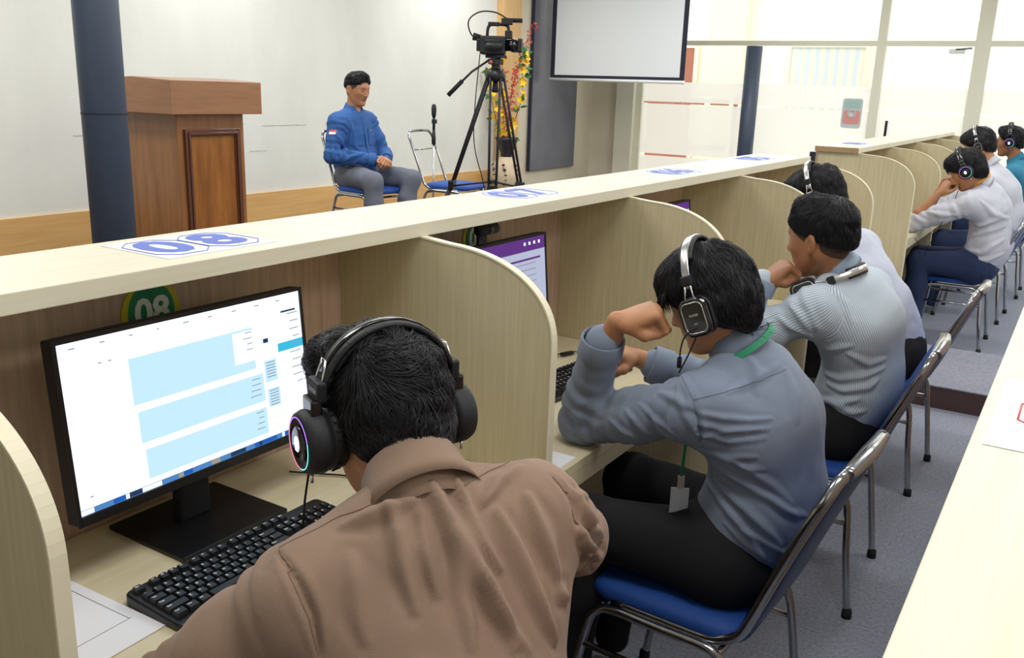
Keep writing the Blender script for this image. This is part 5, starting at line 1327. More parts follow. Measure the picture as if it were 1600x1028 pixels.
P2_FOLDS = [([(-0.6144,1.7221,0.9537),(-0.5897,1.7328,0.9498),(-0.5675,1.7509,0.943),(-0.5466,1.7726,0.9381),(-0.5238,1.7888,0.9352),(-0.5047,1.8049,0.938),(-0.4857,1.8221,0.9403)],0.006,0.0061),([(-0.6118,1.7213,0.929),(-0.5853,1.7357,0.9243),(-0.5606,1.7557,0.9175),(-0.5227,1.781,0.9185),(-0.4848,1.8065,0.9195)],0.006,0.0061),([(-0.6069,1.7315,0.9012),(-0.5804,1.7466,0.8962),(-0.5537,1.761,0.8916),(-0.5191,1.7762,0.8983),(-0.4863,1.7974,0.9027)],0.006,0.0054),([(-0.6148,1.7623,0.8563),(-0.5831,1.7647,0.8535),(-0.5525,1.7689,0.85),(-0.523,1.7721,0.8581),(-0.4963,1.7837,0.8626)],0.006,0.0054),([(-0.678,1.789,1.0059),(-0.657,1.7547,0.9996),(-0.6422,1.7364,0.9883),(-0.6276,1.7268,0.975),(-0.6154,1.7235,0.9595)],0.008,0.0068),([(-0.5715,1.7845,0.9901),(-0.5556,1.8276,0.9979),(-0.5356,1.859,1.01),(-0.5207,1.8879,1.0218),(-0.5075,1.9241,1.0318)],0.008,0.0054),([(-0.7981,1.7671,0.906),(-0.7732,1.762,0.8892),(-0.752,1.7647,0.8694),(-0.7339,1.773,0.8574)],0.006,0.0061),([(-0.7657,1.7702,0.9259),(-0.7405,1.7627,0.9134),(-0.7122,1.7467,0.9045),(-0.6885,1.7488,0.8927),(-0.6573,1.7303,0.8894)],0.006,0.0061),([(-0.8438,1.7765,0.8721),(-0.8219,1.7703,0.8633),(-0.802,1.7679,0.8531),(-0.7778,1.7708,0.8458),(-0.7607,1.7899,0.8316)],0.006,0.0054),([(-0.7192,1.7676,0.9635),(-0.6936,1.755,0.9641),(-0.664,1.7304,0.9693),(-0.6417,1.7244,0.9646),(-0.621,1.7217,0.9588)],0.008,0.0068),([(-0.6828,1.7702,0.9967),(-0.6602,1.7352,0.9784),(-0.6465,1.7227,0.9528),(-0.6271,1.7195,0.9292),(-0.6128,1.7304,0.9001)],0.007,0.0054),([(-0.4936,1.9236,1.0215),(-0.4782,1.9104,1.0017),(-0.4632,1.898,0.9819),(-0.4521,1.879,0.9571),(-0.4419,1.8637,0.9313)],0.012,0.0054),([(-0.5779,1.8971,1.0513),(-0.5594,1.8841,1.0382),(-0.5419,1.874,1.0244),(-0.5337,1.8545,1.005),(-0.5262,1.8377,0.9851)],0.01,0.0054),([(-0.6714,1.7731,1.0048),(-0.6444,1.741,0.993),(-0.6247,1.7275,0.9754),(-0.6135,1.7212,0.9479),(-0.6061,1.7258,0.9161),(-0.609,1.7415,0.8811)],0.005,-0.0054),([(-0.5775,1.7886,0.8121),(-0.5364,1.785,0.8007),(-0.4992,1.7926,0.7846),(-0.4636,1.8049,0.7664),(-0.4349,1.8204,0.745),(-0.4098,1.8527,0.7155)],0.008,0.0068),([(-0.5968,1.8259,0.7659),(-0.5569,1.8008,0.7552),(-0.5152,1.7882,0.7378),(-0.4788,1.7911,0.7134),(-0.4547,1.8028,0.6885),(-0.4336,1.8275,0.6569)],0.008,0.0081),([(-0.6248,1.8613,0.7417),(-0.5883,1.8185,0.7396),(-0.5602,1.7991,0.7273),(-0.5279,1.7871,0.7071),(-0.4999,1.7882,0.6807),(-0.4809,1.7967,0.6554),(-0.4641,1.814,0.6252)],0.008,0.0081),([(-0.5864,1.7685,0.8471),(-0.5484,1.7711,0.8426),(-0.5124,1.7784,0.8362),(-0.4956,1.7849,0.835),(-0.4796,1.7937,0.8328)],0.006,0.0054),([(-0.5361,1.7715,0.8456),(-0.5006,1.7844,0.8239),(-0.4673,1.8056,0.7986),(-0.4443,1.8199,0.7761),(-0.4222,1.8382,0.7517)],0.007,0.0061),([(-0.6094,1.7315,0.8998),(-0.5847,1.7407,0.906),(-0.5619,1.7551,0.9102),(-0.5216,1.7814,0.918),(-0.4824,1.8114,0.9243)],0.006,0.0054),([(-0.5546,1.7935,0.6895),(-0.5251,1.7887,0.6728),(-0.4986,1.7932,0.6513),(-0.475,1.8056,0.6324),(-0.4546,1.8311,0.6064)],0.007,0.0054),([(-0.5132,1.7866,0.6911),(-0.4817,1.792,0.6779),(-0.4536,1.8097,0.6583),(-0.436,1.831,0.6406),(-0.4215,1.8674,0.6149)],0.007,0.0054),([(-0.476,1.8006,0.778),(-0.4522,1.8102,0.7609),(-0.4297,1.8253,0.7411),(-0.4133,1.8485,0.7298),(-0.3981,1.8785,0.7153)],0.007,0.0054)]
P3_FOLDS = [([(-0.6042,2.8473,0.7551),(-0.5568,2.8175,0.7538),(-0.5232,2.8118,0.7652),(-0.4923,2.8185,0.7727),(-0.4646,2.8337,0.7894),(-0.4391,2.862,0.8024)],0.01,0.0078),([(-0.5927,2.8385,0.7256),(-0.5409,2.8148,0.7211),(-0.5033,2.8142,0.7352),(-0.4688,2.8282,0.7447),(-0.4581,2.8356,0.7571),(-0.4479,2.8457,0.7686)],0.01,0.0091),([(-0.5716,2.8275,0.6676),(-0.5375,2.8191,0.662),(-0.5063,2.8242,0.652),(-0.4884,2.8289,0.6577),(-0.471,2.8363,0.6625)],0.01,0.0065),([(-0.5382,2.7825,0.8504),(-0.5067,2.7976,0.835),(-0.4766,2.8215,0.817),(-0.4568,2.8398,0.8253),(-0.4384,2.8674,0.8312)],0.009,0.0065),([(-0.7021,2.7072,0.9852),(-0.6805,2.6948,0.9735),(-0.6613,2.6916,0.9599),(-0.6463,2.6951,0.9414),(-0.633,2.7064,0.9209)],0.009,0.0065),([(-0.619,2.7926,0.8512),(-0.5877,2.7789,0.854),(-0.5547,2.7735,0.8672),(-0.5242,2.7788,0.8775)],0.01,0.0065),([(-0.6293,2.8746,0.6607),(-0.579,2.8309,0.6744),(-0.5361,2.8169,0.6784),(-0.5095,2.8151,0.694),(-0.4845,2.8209,0.7069)],0.009,0.0065),([(-0.7307,2.7025,0.9464),(-0.7113,2.699,0.9356),(-0.6936,2.7013,0.9234),(-0.6722,2.7094,0.9136),(-0.6489,2.7097,0.9058)],0.008,0.0065),([(-0.5977,2.7732,1.0413),(-0.5768,2.7763,1.0208),(-0.5575,2.7875,0.9985),(-0.5477,2.7811,0.9752),(-0.5383,2.7763,0.9516)],0.012,0.0052)]
P5_FOLDS = [([(-0.5715,6.4868,0.767),(-0.4838,6.4403,0.8158),(-0.4048,6.491,0.852)],0.014,0.0108),([(-0.5844,6.4975,0.6731),(-0.5122,6.451,0.6653),(-0.4545,6.4447,0.7182),(-0.4001,6.4755,0.7654)],0.014,0.012),([(-0.5941,6.5103,0.6242),(-0.5283,6.4657,0.6272),(-0.4668,6.461,0.6243),(-0.4264,6.4651,0.6514),(-0.3874,6.4892,0.6755)],0.012,0.0096),([(-0.8566,6.3809,0.9067),(-0.8108,6.3567,0.9023),(-0.7672,6.3458,0.8965),(-0.7223,6.3498,0.9006),(-0.6781,6.3567,0.9043)],0.012,0.0096),([(-0.5538,6.363,1.0036),(-0.5113,6.3965,0.9609),(-0.4681,6.423,0.9188),(-0.4299,6.4521,0.9087),(-0.3941,6.5226,0.8942)],0.014,0.0096),([(-0.5987,6.4765,0.8555),(-0.5366,6.4276,0.8449),(-0.4722,6.4247,0.8797),(-0.4127,6.4836,0.9073)],0.012,0.0096),([(-0.9255,6.3755,0.8778),(-0.9058,6.3634,0.8639),(-0.8872,6.3585,0.8493),(-0.8658,6.3591,0.8458),(-0.8454,6.3672,0.8414)],0.01,0.0084),([(-0.7078,6.3594,0.9677),(-0.6809,6.3535,0.9265),(-0.6593,6.3982,0.8798)],0.014,0.0096)]
P0_FOLDS = [([(-4.7274,5.2087,1.2147),(-4.7267,5.2155,1.1814),(-4.7243,5.2205,1.1482),(-4.7113,5.2305,1.1265),(-4.6982,5.2405,1.1047)],0.014,0.0108),([(-4.7395,5.0589,1.1745),(-4.7519,5.1194,1.1391),(-4.6836,5.0932,1.1113),(-4.6479,5.1186,1.1016),(-4.612,5.1439,1.0919)],0.012,0.0108),([(-4.7668,5.0581,1.2381),(-4.7405,5.0686,1.2013),(-4.737,5.1039,1.1623),(-4.7806,5.158,1.1194),(-4.6855,5.0625,1.0907)],0.014,0.0108),([(-4.7086,5.3726,1.2115),(-4.7095,5.3905,1.1885),(-4.7146,5.4133,1.1649),(-4.6997,5.3872,1.1384),(-4.6835,5.3597,1.1122)],0.012,0.0096),([(-4.6815,5.0568,1.0367),(-4.6574,5.0793,1.0536),(-4.634,5.1026,1.0704),(-4.6068,5.1379,1.0816),(-4.5834,5.1778,1.0923)],0.012,0.0108),([(-4.8111,5.1468,0.99),(-4.7775,5.1515,0.9865),(-4.7508,5.1633,0.9822),(-4.6667,5.121,1.007),(-4.6251,5.1245,1.0262)],0.012,0.0108),([(-4.7632,5.0196,1.131),(-4.7444,5.0066,1.1001),(-4.7379,5.0067,1.0679),(-4.7344,5.0258,1.0346),(-4.8277,5.1483,0.9887)],0.014,0.0108),([(-4.7536,5.2075,1.345),(-4.7419,5.202,1.3074),(-4.735,5.2018,1.2694),(-4.7278,5.2098,1.2421),(-4.7225,5.2198,1.2147)],0.014,0.0096)]
P1_SEAMS = [([(-0.6295,0.8949,1.0913),(-0.6285,0.9261,1.0923),(-0.6313,0.9646,1.0902),(-0.6313,1.0133,1.084)],0.0011,'yoke_seam','brown_seam'),([(-0.6295,0.8949,1.0913),(-0.6414,0.8631,1.0933),(-0.6586,0.8397,1.0908),(-0.6787,0.8263,1.0884),(-0.7005,0.8148,1.0848)],0.0011,'yoke_seam','brown_seam'),([(-0.7855,0.7189,1.0297),(-0.769,0.7482,1.0414),(-0.7509,0.777,1.0543),(-0.7247,0.7949,1.0703),(-0.7005,0.8148,1.0848)],0.0011,'yoke_seam','brown_seam'),([(-0.7822,0.7157,1.03),(-0.7506,0.6988,1.0251),(-0.7283,0.6901,1.0142),(-0.7119,0.6857,0.9991),(-0.6985,0.6841,0.9818),(-0.6905,0.6815,0.9606),(-0.6833,0.6797,0.9386)],0.0011,'yoke_seam','brown_seam'),([(-0.5684,1.0293,1.0734),(-0.5386,1.027,1.0525),(-0.5183,1.0204,1.0208),(-0.5471,1.1135,0.9295)],0.0011,'yoke_seam','brown_seam')]
P2_SEAMS = [([(-0.6255,1.7288,0.9781),(-0.5966,1.7504,0.9878),(-0.5726,1.7871,0.9924),(-0.5448,1.8416,1.0013),(-0.5127,1.8847,1.0145),(-0.4936,1.9236,1.0215)],0.0011,'seam','grey_seam'),([(-0.6745,1.7806,1.0055),(-0.6444,1.741,0.993),(-0.624,1.7263,0.9727),(-0.6133,1.721,0.9464),(-0.6061,1.7258,0.9161),(-0.609,1.7415,0.8811)],0.0011,'seam','grey_seam')]
# ------------------------------------------------------------------ the people
FIST = [(78, 98, 50)] * 4
def H(wr, d, n, side, curls=FIST, **k): return hand_pts(wr, d, n, side, curls, **k)

# brown shirt, nearest, seen from behind
J = dict(pelvis=(-.43, .70, .56), waist=(-.53, .77, .74), chest=(-.648, .865, .915), neck=(-.700, .893, 1.062), head=(-.812, .955, 1.122),
    shL=(-.762, .745, .955), shR=(-.605, 1.035, 1.000), elL=(-.92, .635, .80), wrL=(-.93, .82, .80), elR=(-.64, 1.235, .865), wrR=(-.87, 1.29, .82),
    hipL=(-.47, .62, .55), hipR=(-.40, .80, .55), knL=(-.86, .58, .55), knR=(-.80, .93, .55), anL=(-.88, .56, .09), anR=(-.80, .95, .09),
    front=(-.80, .45, -.4), pfront=(-.9, .3, .2), hf=(-.86, .40, -.30), hu=(-.30, .12, .94), cfront=(-.7, .45, -.5), collar_up=.016, collar_back=-.002, topcut=.026)
P1F = P1_FOLDS
b1, bv1, fr1, hc1 = person('person in a brown shirt and headphones leaning over the nearest keyboard, seen from behind', J, ('skin', 'brown_shirt', 'black_cloth'), h=.006, hb=.0055,
    fold=P1F, hands=[H(J['wrR'], (-.8, -.4, -.3), (0, 0, -1), -1, [(25, 30, 15)] * 4)], face=False, belly=.012, sh_inf=.018, noise_amp=.0035, seams=P1_SEAMS, hs=.96, neckr=.056, leaf=1.45,
    hair_cfg=dict(vol=.020, line=(.085, .040, -.095, -.060), n=9000, length=.060, swirl=.7, curl=.35, seed=3, whorl=(-.07, .01, .10), h=.0035, lump=.006, width=.0009, cut_ear=False,
        extra=(((.065, .038, .098), (.058, .046, .050)), ((.07, -.035, .100), (.052, .042, .048)), ((-.06, 0, .01), (.07, .075, .09)))))
headphones('black headphones with a glowing ring worn by the person in the brown shirt', hc1, fr1, s=1.04, style='led', top=.141, wide=.095, tilt=-20,
    cable=[(-.875, .862, 1.06), (-.885, .86, 1.0), (-.90, .87, .93), (-.93, .90, .84), (-.98, 1.0, DZ + .05), (-1.0, 1.2, DZ + .006)])

# grey shirt, second carrel
J = dict(pelvis=(-.575, 1.96, .575), waist=(-.515, 1.96, .70), chest=(-.535, 1.96, .870), neck=(-.605, 1.965, 1.035), head=(-.678, 1.930, 1.145),
    shL=(-.635, 1.80, .94), shR=(-.60, 2.12, .945), elL=(-.955, 1.865, .812), wrL=(-.840, 1.782, 1.102), cuffL=(-.876, 1.79, 1.045), elR=(-.775, 2.185, .865), wrR=(-.935, 2.105, .925), cuffR=(-.885, 2.13, .905),
    hipL=(-.57, 1.87, .565), hipR=(-.57, 2.05, .565), knL=(-.90, 1.80, .58), knR=(-.92, 2.10, .58), anL=(-.92, 1.78, .09), anR=(-.94, 2.1, .09),
    front=(-1, 0, -.3), pfront=(-1, 0, .2), hf=(-.93, .02, -.40), hu=(-.42, .0, .9), cfront=(-1, .05, -.4), collar_up=.042)
b2, bv2, fr2, hc2 = person('person in a slate grey shirt resting a fist on the cheek in the second carrel', J, ('skin', 'grey_shirt', 'black_cloth'), h=.0045, hb=.0055,
    fold=P2_FOLDS, hands=[H(J['wrL'], (.86, .42, .30), (.08, .35, -.92), 1, FIST, thumb=(.5, .45)), H(J['wrR'], (-.45, -.8, .35), (-.5, -.2, -.8), -1, [(45, 60, 30)] * 4)],
    face=True, belly=.008, sh_inf=.014, noise_amp=.003, seams=P2_SEAMS, hs=.91, wr_amp=.0045, leaf=1.15,
    hair_cfg=dict(vol=.017, line=(.088, .035, -.09, -.10), n=6000, length=.075, swirl=.25, curl=.2, seed=5, whorl=(-.03, 0, .125), h=.004, lump=.005, fringe=420, fr_box=(.085, .07, .045, .050),
        extra=(((.078, 0, .075), (.036, .062, .045)), ((.090, .03, .052), (.018, .032, .035)), ((-.05, 0, -.01), (.07, .074, .08)))))
headphones('black headphones with silver band and microphone boom worn by the person in the grey shirt', hc2, fr2, s=.96, style='silver', top=.158, wide=.102, zoff=-.016, cupk=1.12, mic=1,
    cable=[(-.675, 1.855, 1.09), (-.69, 1.85, 1.04), (-.71, 1.85, .99)])

# striped shirt, third carrel
J = dict(pelvis=(-.57, 3.0, .575), waist=(-.52, 2.98, .72), chest=(-.54, 2.96, .90), neck=(-.620, 2.925, 1.070), head=(-.680, 2.89, 1.168),
    shL=(-.645, 2.77, .975), shR=(-.56, 3.11, .99), elL=(-.90, 2.74, .81), wrL=(-.815, 2.775, 1.035), elR=(-.84, 3.2, .81), wrR=(-1.05, 3.1, .80),
    hipL=(-.57, 2.91, .565), hipR=(-.57, 3.09, .565), knL=(-.90, 2.85, .57), knR=(-.92, 3.12, .57), anL=(-.9, 2.83, .09), anR=(-.92, 3.15, .09),
    front=(-1, .1, -.25), pfront=(-1, 0, .2), hf=(-.94, .28, -.12), hu=(-.12, .0, 1), cfront=(-1, .2, -.4), collar_up=.018)
b3, bv3, fr3, hc3 = person('person in a striped pale blue shirt with cheek on fist and headphones round the neck', J, ('skin_dark', 'stripe_shirt', 'black_cloth'), h=.0045, hb=.006,
    fold=P3_FOLDS, hands=[H((-.815, 2.775, 1.035), (.62, .38, .55), (.62, .60, -.45), 1, FIST, thumb=(.2, .3)), H(J['wrR'], (-.9, -.1, -.1), (0, 0, -1), -1, [(20, 25, 15)] * 4)],
    belly=.004, sh_inf=.012, hs=.98, uv=True, fade=(.085, .05, -.105, -.075),
    hair_cfg=dict(vol=.012, line=(.085, .045, -.105, -.030), front=.078, edge=.03, n=4500, length=.05, swirl=.3, curl=.25, seed=8, whorl=(-.06, 0, .11), h=.004,
        extra=(((.03, 0, .112), (.055, .056, .034)), ((-.05, 0, .06), (.07, .075, .07)))))
Un = unit((.19, .06, .10)); Ln = unit(arr((.15, -1, .12)) - Un * np.dot(Un, arr((.15, -1, .12)))); Fn = np.cross(Ln, Un)
headphones('black and silver headphones hanging round the neck of the person in the striped shirt', arr((-.705, 2.875, 1.015)), (Fn, Ln, Un), s=1.0, style='silver', top=.188, wide=.098)

# last one in the near row
J = dict(pelvis=(-.60, 4.06, .56), waist=(-.66, 4.04, .70), chest=(-.77, 4.00, .88), neck=(-.87, 3.95, 1.07), head=(-.955, 3.93, 1.19),
    shL=(-.86, 3.80, .95), shR=(-.80, 4.15, .97), elL=(-1.0, 3.88, .81), wrL=(-1.12, 4.0, .86), elR=(-.98, 4.22, .81), wrR=(-1.1, 4.1, .86),
    hipL=(-.60, 3.96, .545), hipR=(-.60, 4.15, .545), knL=(-.92, 3.95, .57), knR=(-.92, 4.2, .57), anL=(-.9, 3.95, .09), anR=(-.92, 4.2, .09),
    front=(-1, .0, -.5), pfront=(-1, 0, .2), hf=(-.93, 0, -.4), hu=(-.4, .0, .9))
b4, _, fr4, hc4 = person('person in a whitish blue shirt bent over the desk behind the striped-shirt person', J, ('skin', 'white_shirt', 'black_cloth'), h=.007, hb=.008,
    hands=[H(J['wrL'], (-.8, .4, .3), (0, 0, -1), 1, [(30, 35, 15)] * 4), H(J['wrR'], (-.8, -.4, .3), (0, 0, -1), -1, [(30, 35, 15)] * 4)], belly=.01, sh_inf=.016, hs=.95, noise_amp=.005,
    hair_cfg=dict(vol=.018, line=(.088, .035, -.09, -.095), n=2500, length=.055, swirl=.6, curl=.4, seed=12, h=.005, extra=(((.08, 0, .08), (.045, .06, .045)),)))
headphones('silver-banded headphones worn by the bent person behind the striped-shirt person', hc4, fr4, s=.97, style='silver', top=.160, wide=.102)

# far row
J = dict(pelvis=(-.53, 6.65, .58), waist=(-.48, 6.62, .72), chest=(-.51, 6.6, .92), neck=(-.575, 6.55, 1.09), head=(-.67, 6.5, 1.175),
    shL=(-.60, 6.42, .98), shR=(-.55, 6.75, .99), elL=(-.95, 6.42, .815), wrL=(-.81, 6.44, 1.02), cuffL=(-.935, 6.42, .84), elR=(-.93, 6.62, .815), wrR=(-.82, 6.56, 1.03), cuffR=(-.92, 6.61, .84),
    hipL=(-.53, 6.56, .565), hipR=(-.53, 6.74, .565), knL=(-.88, 6.5, .56), knR=(-.90, 6.75, .56), anL=(-.86, 6.5, .09), anR=(-.9, 6.75, .09),
    front=(-1, 0, -.3), pfront=(-1, 0, .2), hf=(-.88, .02, -.5), hu=(-.48, .0, .88), cfront=(-1, 0, -.4))
b5, bv5, fr5, hc5 = person('person in a pale grey shirt and navy trousers holding the face in both hands', J, ('skin', 'pale_shirt', 'navy_cloth'), h=.006, hb=.008,
    hands=[H(J['wrL'], (.5, .15, .85), (.55, .5, -.3), 1, [(60, 70, 40)] * 4), H(J['wrR'], (.4, -.1, .9), (.6, -.4, -.3), -1, [(60, 70, 40)] * 4)], fold=P5_FOLDS, belly=.012, sh_inf=.016, hs=.95, noise_amp=.006, wr_amp=.006,
    hair_cfg=dict(vol=.019, line=(.088, .03, -.09, -.10), n=2500, length=.055, swirl=.3, curl=.3, seed=15, h=.005, edge=.025, fringe=120, fr_box=(.085, .06, .05, .035), extra=(((.075, 0, .088), (.042, .058, .040)),)))
headphones('black headphones with a violet glowing ring worn by the person in the pale grey shirt', hc5, fr5, s=.97, style='led', top=.160, wide=.104,
    cable=[(-.69, 6.40, 1.08), (-.72, 6.39, .95), (-.80, 6.33, .72), (-.84, 6.32, .60), (-.87, 6.34, .70), (-.93, 6.34, .755)])
o = obj('neck_ribbon', lt([(.0665, 0), (.0685, .004), (.0665, .018), (.0645, .018), (.0645, 0)], origin=(-.588, 6.535, 1.118), axis=(-.6, -.2, .75), n=36, cap=False), 'orange_cloth'); tag(o, 'orange ribbon at the collar of the person in the pale grey shirt', 'ribbon')
J = dict(pelvis=(-.54, 7.68, .575), waist=(-.47, 7.66, .73), chest=(-.53, 7.65, .95), neck=(-.64, 7.65, 1.15), head=(-.735, 7.65, 1.285),
    shL=(-.62, 7.48, 1.03), shR=(-.60, 7.82, 1.03), elL=(-.92, 7.47, .815), wrL=(-1.05, 7.6, .82), elR=(-.92, 7.84, .815), wrR=(-1.1, 7.75, .82),
    hipL=(-.54, 7.6, .56), hipR=(-.54, 7.78, .56), knL=(-.90, 7.55, .56), knR=(-.90, 7.8, .56), anL=(-.88, 7.55, .09), anR=(-.9, 7.8, .09),
    front=(-1, 0, -.3), pfront=(-1, 0, .2), hf=(-.93, .02, -.36), hu=(-.36, .0, .9))
b6, _, fr6, hc6 = person('person in a white shirt mostly hidden behind the pale grey shirt in the far row', J, ('skin', 'pale_shirt', 'navy_cloth'), h=.008, hb=.010,
    hands=[H(J['wrL'], (-.8, .3, 0), (0, 0, -1), 1, [(30, 35, 15)] * 4)], belly=.01, sh_inf=.016, hs=.95,
    hair_cfg=dict(vol=.018, line=(.088, .035, -.09, -.08), n=1200, seed=17, h=.006, edge=.025, extra=(((.078, 0, .085), (.040, .055, .040)),)))
headphones('black headphones worn by the mostly hidden person in white', hc6, fr6, s=.97, style='silver', top=.160, wide=.104)
J = dict(pelvis=(-.55, 8.82, .575), waist=(-.47, 8.81, .73), chest=(-.49, 8.8, .95), neck=(-.555, 8.79, 1.15), head=(-.62, 8.78, 1.285),
    shL=(-.55, 8.62, 1.03), shR=(-.52, 8.96, 1.03), elL=(-.80, 8.6, .84), wrL=(-1.02, 8.7, .82), elR=(-.80, 8.98, .84), wrR=(-1.05, 8.9, .82),
    hipL=(-.55, 8.73, .56), hipR=(-.55, 8.91, .56), knL=(-.90, 8.7, .56), knR=(-.90, 8.95, .56), anL=(-.88, 8.7, .09), anR=(-.9, 8.95, .09),
    front=(-1, 0, -.2), pfront=(-1, 0, .2), hf=(-.98, .0, -.1), hu=(-.1, .0, 1), collar_up=.005)
b7, _, fr7, hc7 = person('person in a teal shirt sitting upright farthest in the far row', J, ('skin_dark', 'teal_shirt', 'navy_cloth'), h=.007, hb=.010,
    hands=[H(J['wrL'], (-.9, .1, 0), (0, 0, -1), 1, [(25, 30, 15)] * 4)], belly=.01, sh_inf=.015, hs=.95,
    hair_cfg=dict(vol=.016, line=(.085, .045, -.09, -.06), n=1200, seed=19, h=.006, edge=.03, front=.088, extra=(((.06, 0, .10), (.04, .055, .035)),)))
headphones('black headphones worn by the person in the teal shirt', hc7, fr7, s=.97, style='led', top=.160, wide=.104)

# man in the royal blue shirt on the stage
Z0 = STG
J = dict(pelvis=(-4.80, 5.33, .93), waist=(-4.82, 5.325, 1.06), chest=(-4.83, 5.32, 1.23), neck=(-4.83, 5.33, 1.385), head=(-4.795, 5.34, 1.548),
    shL=(-4.83, 5.495, 1.305), shR=(-4.82, 5.15, 1.305), elL=(-4.72, 5.56, 1.06), wrL=(-4.51, 5.33, 1.045), elR=(-4.79, 5.04, 1.065), wrR=(-4.545, 5.235, 1.045),
    hipL=(-4.78, 5.42, .91), hipR=(-4.79, 5.24, .91), knL=(-4.37, 5.47, .90), knR=(-4.42, 5.08, .90), anL=(-4.42, 5.36, .45), anR=(-4.40, 5.07, .45), toeL=(1, 0, 0), toeR=(1, -.3, 0),
    front=(1, -.1, 0), pfront=(1, -.1, .1), hf=(.98, -.02, -.18), hu=(.18, .0, 1), collar_up=.024,
    bulk=[((-4.80, 5.33, .99), (-4.79, 5.32, .93), .15, .16)])
b0, bv0, fr0, hc0 = person('seated man in a royal blue shirt and grey trousers with hands clasped on the stage', J, ('skin', 'blue_shirt', 'grey_cloth'), h=.0045, hb=.007,
    hands=[H(J['wrR'], (.72, .45, -.15), (-.2, .65, -.55), -1, [(45, 60, 35)] * 4, thumb=(.3, .3)), H(J['wrL'], (.55, -.62, -.05), (-.3, -.4, -.8), 1, [(50, 65, 35)] * 4, thumb=(.3, .3))],
    fold=P0_FOLDS, belly=.016, sh_inf=.014, hs=.95, cgap=30, open_front=True, fade=(.09, .062, -.09, -.085), noise_amp=.005, wr_amp=.006, eyes=False,
    hair_cfg=dict(vol=.009, line=(.090, .055, -.085, -.01), front=.080, edge=.03, n=3000, length=.035, swirl=.3, curl=.3, seed=21, h=.0045, extra=(((.035, 0, .112), (.05, .052, .03)),)))
sh0 = b0.children[[c.name.startswith('shirt') for c in b0.children].index(True)]
def patch(bv, c, n, w, h, mt, name, parent, up=(0, 0, 1), th=.0012, d=.2):
    """a small cloth patch laid on the surface"""
    c = V(c); n = V(n).normalized(); u = V(up); u = (u - n * u.dot(n)).normalized(); s = u.cross(n); b_ = bmesh.new(); g = {}
    for i in range(5):
        for j in range(4):
            p = c + s * (w * (i / 4 - .5)) + u * (h * (j / 3 - .5)); r = bv.ray_cast(p + n * d, -n, 2 * d)
            q = r[0] if r[0] else p
            g[i, j] = b_.verts.new(q + n * .0025)
    for i in range(4):
        for j in range(3): b_.faces.new((g[i, j], g[i + 1, j], g[i + 1, j + 1], g[i, j + 1]))
    o_ = obj(name, b_, mt, parent); m_ = o_.modifiers.new('s', 'SOLIDIFY'); m_.thickness = th; return o_
patch(bv0, (-4.79, 5.07, 1.245), (.35, -1, .15), .055, .018, 'flag_red', 'flag_patch', sh0)
patch(bv0, (-4.79, 5.07, 1.228), (.35, -1, .15), .055, .018, 'white_cloth', 'flag_patch', sh0)
patch(bv0, (-4.70, 5.40, 1.255), (1, -.05, .15), .055, .012, 'white_cloth', 'name_patch', sh0)
patch(bv0, (-4.70, 5.41, 1.20), (1, -.05, .05), .11, .12, 'blue_shirt', 'pocket', sh0, th=.003)
patch(bv0, (-4.70, 5.24, 1.20), (1, -.05, .05), .11, .12, 'blue_shirt', 'pocket', sh0, th=.003)
patch(bv0, (-4.70, 5.325, 1.17), (1, -.05, .05), .028, .36, 'blue_shirt', 'button_placket', sh0, th=.003)

# lanyards
def ribbon(bv, pts, w_, mt, name, label, cat, parent=None, lift=.003):
    P_ = smooth_path(pts, 8); b_ = bmesh.new(); prev = None; prs = []
    for i, p in enumerate(P_):
        loc, nrm, _, _ = bv.find_nearest(p); prs.append((loc + nrm * lift, nrm))
    for i, (p, n) in enumerate(prs):
        d = (prs[min(i + 1, len(prs) - 1)][0] - prs[max(i - 1, 0)][0]).normalized(); s = d.cross(n).normalized()
        cur = [b_.verts.new(p + s * w_ / 2), b_.verts.new(p - s * w_ / 2), b_.verts.new(p - s * w_ / 2 + n * .0012), b_.verts.new(p + s * w_ / 2 + n * .0012)]
        if prev:
            for k in range(4): b_.faces.new((prev[k], prev[(k + 1) % 4], cur[(k + 1) % 4], cur[k]))
        prev = cur
    o_ = obj(name, b_, mt, parent)
    if parent is None: tag(o_, label, cat)
    return o_

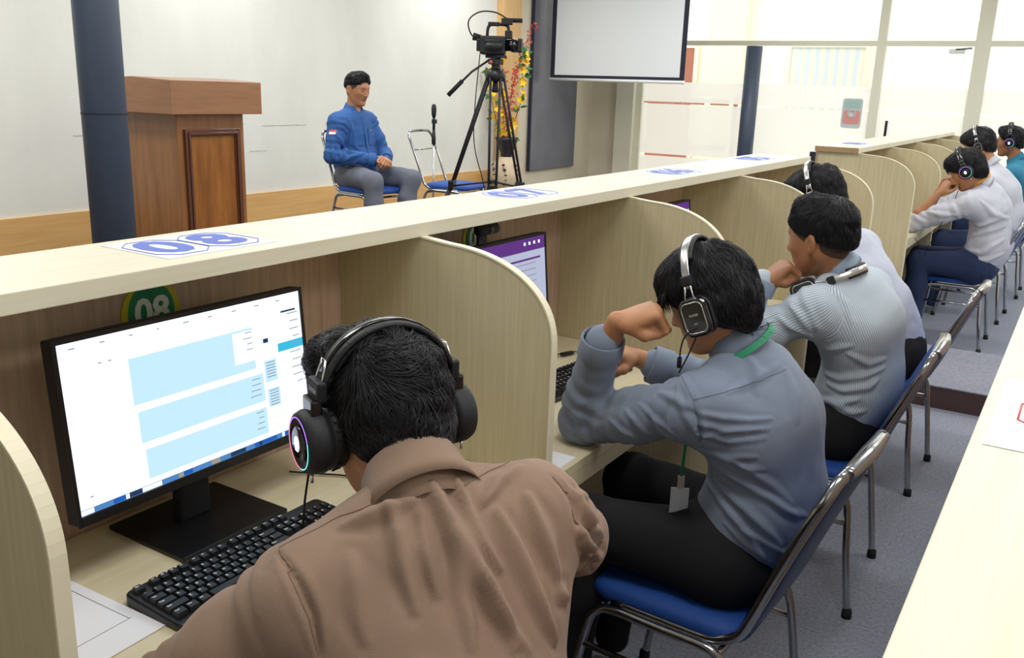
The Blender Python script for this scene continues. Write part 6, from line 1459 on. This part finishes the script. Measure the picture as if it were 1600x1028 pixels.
def neck_ribbon(label, a0, a1, mt, w_=.012, dr=.004, dz=0.0, name='lanyard'):
    nb_, na_, fx_, fy_, nr_, cu_, sh_, cb_ = body_frames[label]; b_ = bmesh.new(); prev = None
    for i in range(33):
        a = math.radians(a0 + (a1 - a0) * i / 32); rad = fx_ * math.cos(a) + fy_ * math.sin(a)
        zz = cu_ - (.012 + .012 * math.cos(a)) + dz + cb_ * (1 - math.cos(a)) / 2; r = (nr_ + .030 + dr) * (1 + .06 * math.cos(a))
        c = nb_ + na_ * zz + rad * r
        cur = [b_.verts.new(q) for q in (c + na_ * w_ / 2 - rad * w_ * .25, c - na_ * w_ / 2 + rad * w_ * .25, c - na_ * w_ / 2 + rad * (w_ * .25 + .0015), c + na_ * w_ / 2 + rad * (.0015 - w_ * .25))]
        if prev:
            for k in range(4): b_.faces.new((prev[k], prev[(k + 1) % 4], cur[(k + 1) % 4], cur[k]))
        prev = cur
    return obj(name, b_, mt)
L2 = 'person in a slate grey shirt resting a fist on the cheek in the second carrel'
t = thing('lanyard', 'green lanyard with an identity card worn by the person in the slate grey shirt', 'lanyard', (-.68, 1.84, .72), math.radians(-62))
rb = neck_ribbon(L2, 75, 285, 'green_ribbon', w_=.013, dz=-.012, name='ribbon'); rb.parent = t; rb.matrix_parent_inverse = Matrix.Translation(t.location) .inverted() if False else (Matrix.Translation(t.location) @ Matrix.Rotation(math.radians(-62), 4, 'Z')).inverted()
obj('identity_card', bx((-.002, -.021, -.085), (.002, .021, 0)), 'white_card', t, bevel=.001); obj('clip', bx((-.004, -.008, 0), (.004, .008, .03)), 'silver', t)
obj('strap', tb([(-.0, 0, .03), (.0, .004, .12), (.015, .03, .2)], .0035, flat=((1, 0, 0), .3), n=8), 'green_ribbon', t)
L1 = 'person in a brown shirt and headphones leaning over the nearest keyboard, seen from behind'
o = neck_ribbon(L1, 80, 280, 'green_ribbon', w_=.004, dr=-.0025, dz=-.027); tag(o, 'thin green lanyard under the collar of the person in the brown shirt', 'lanyard')
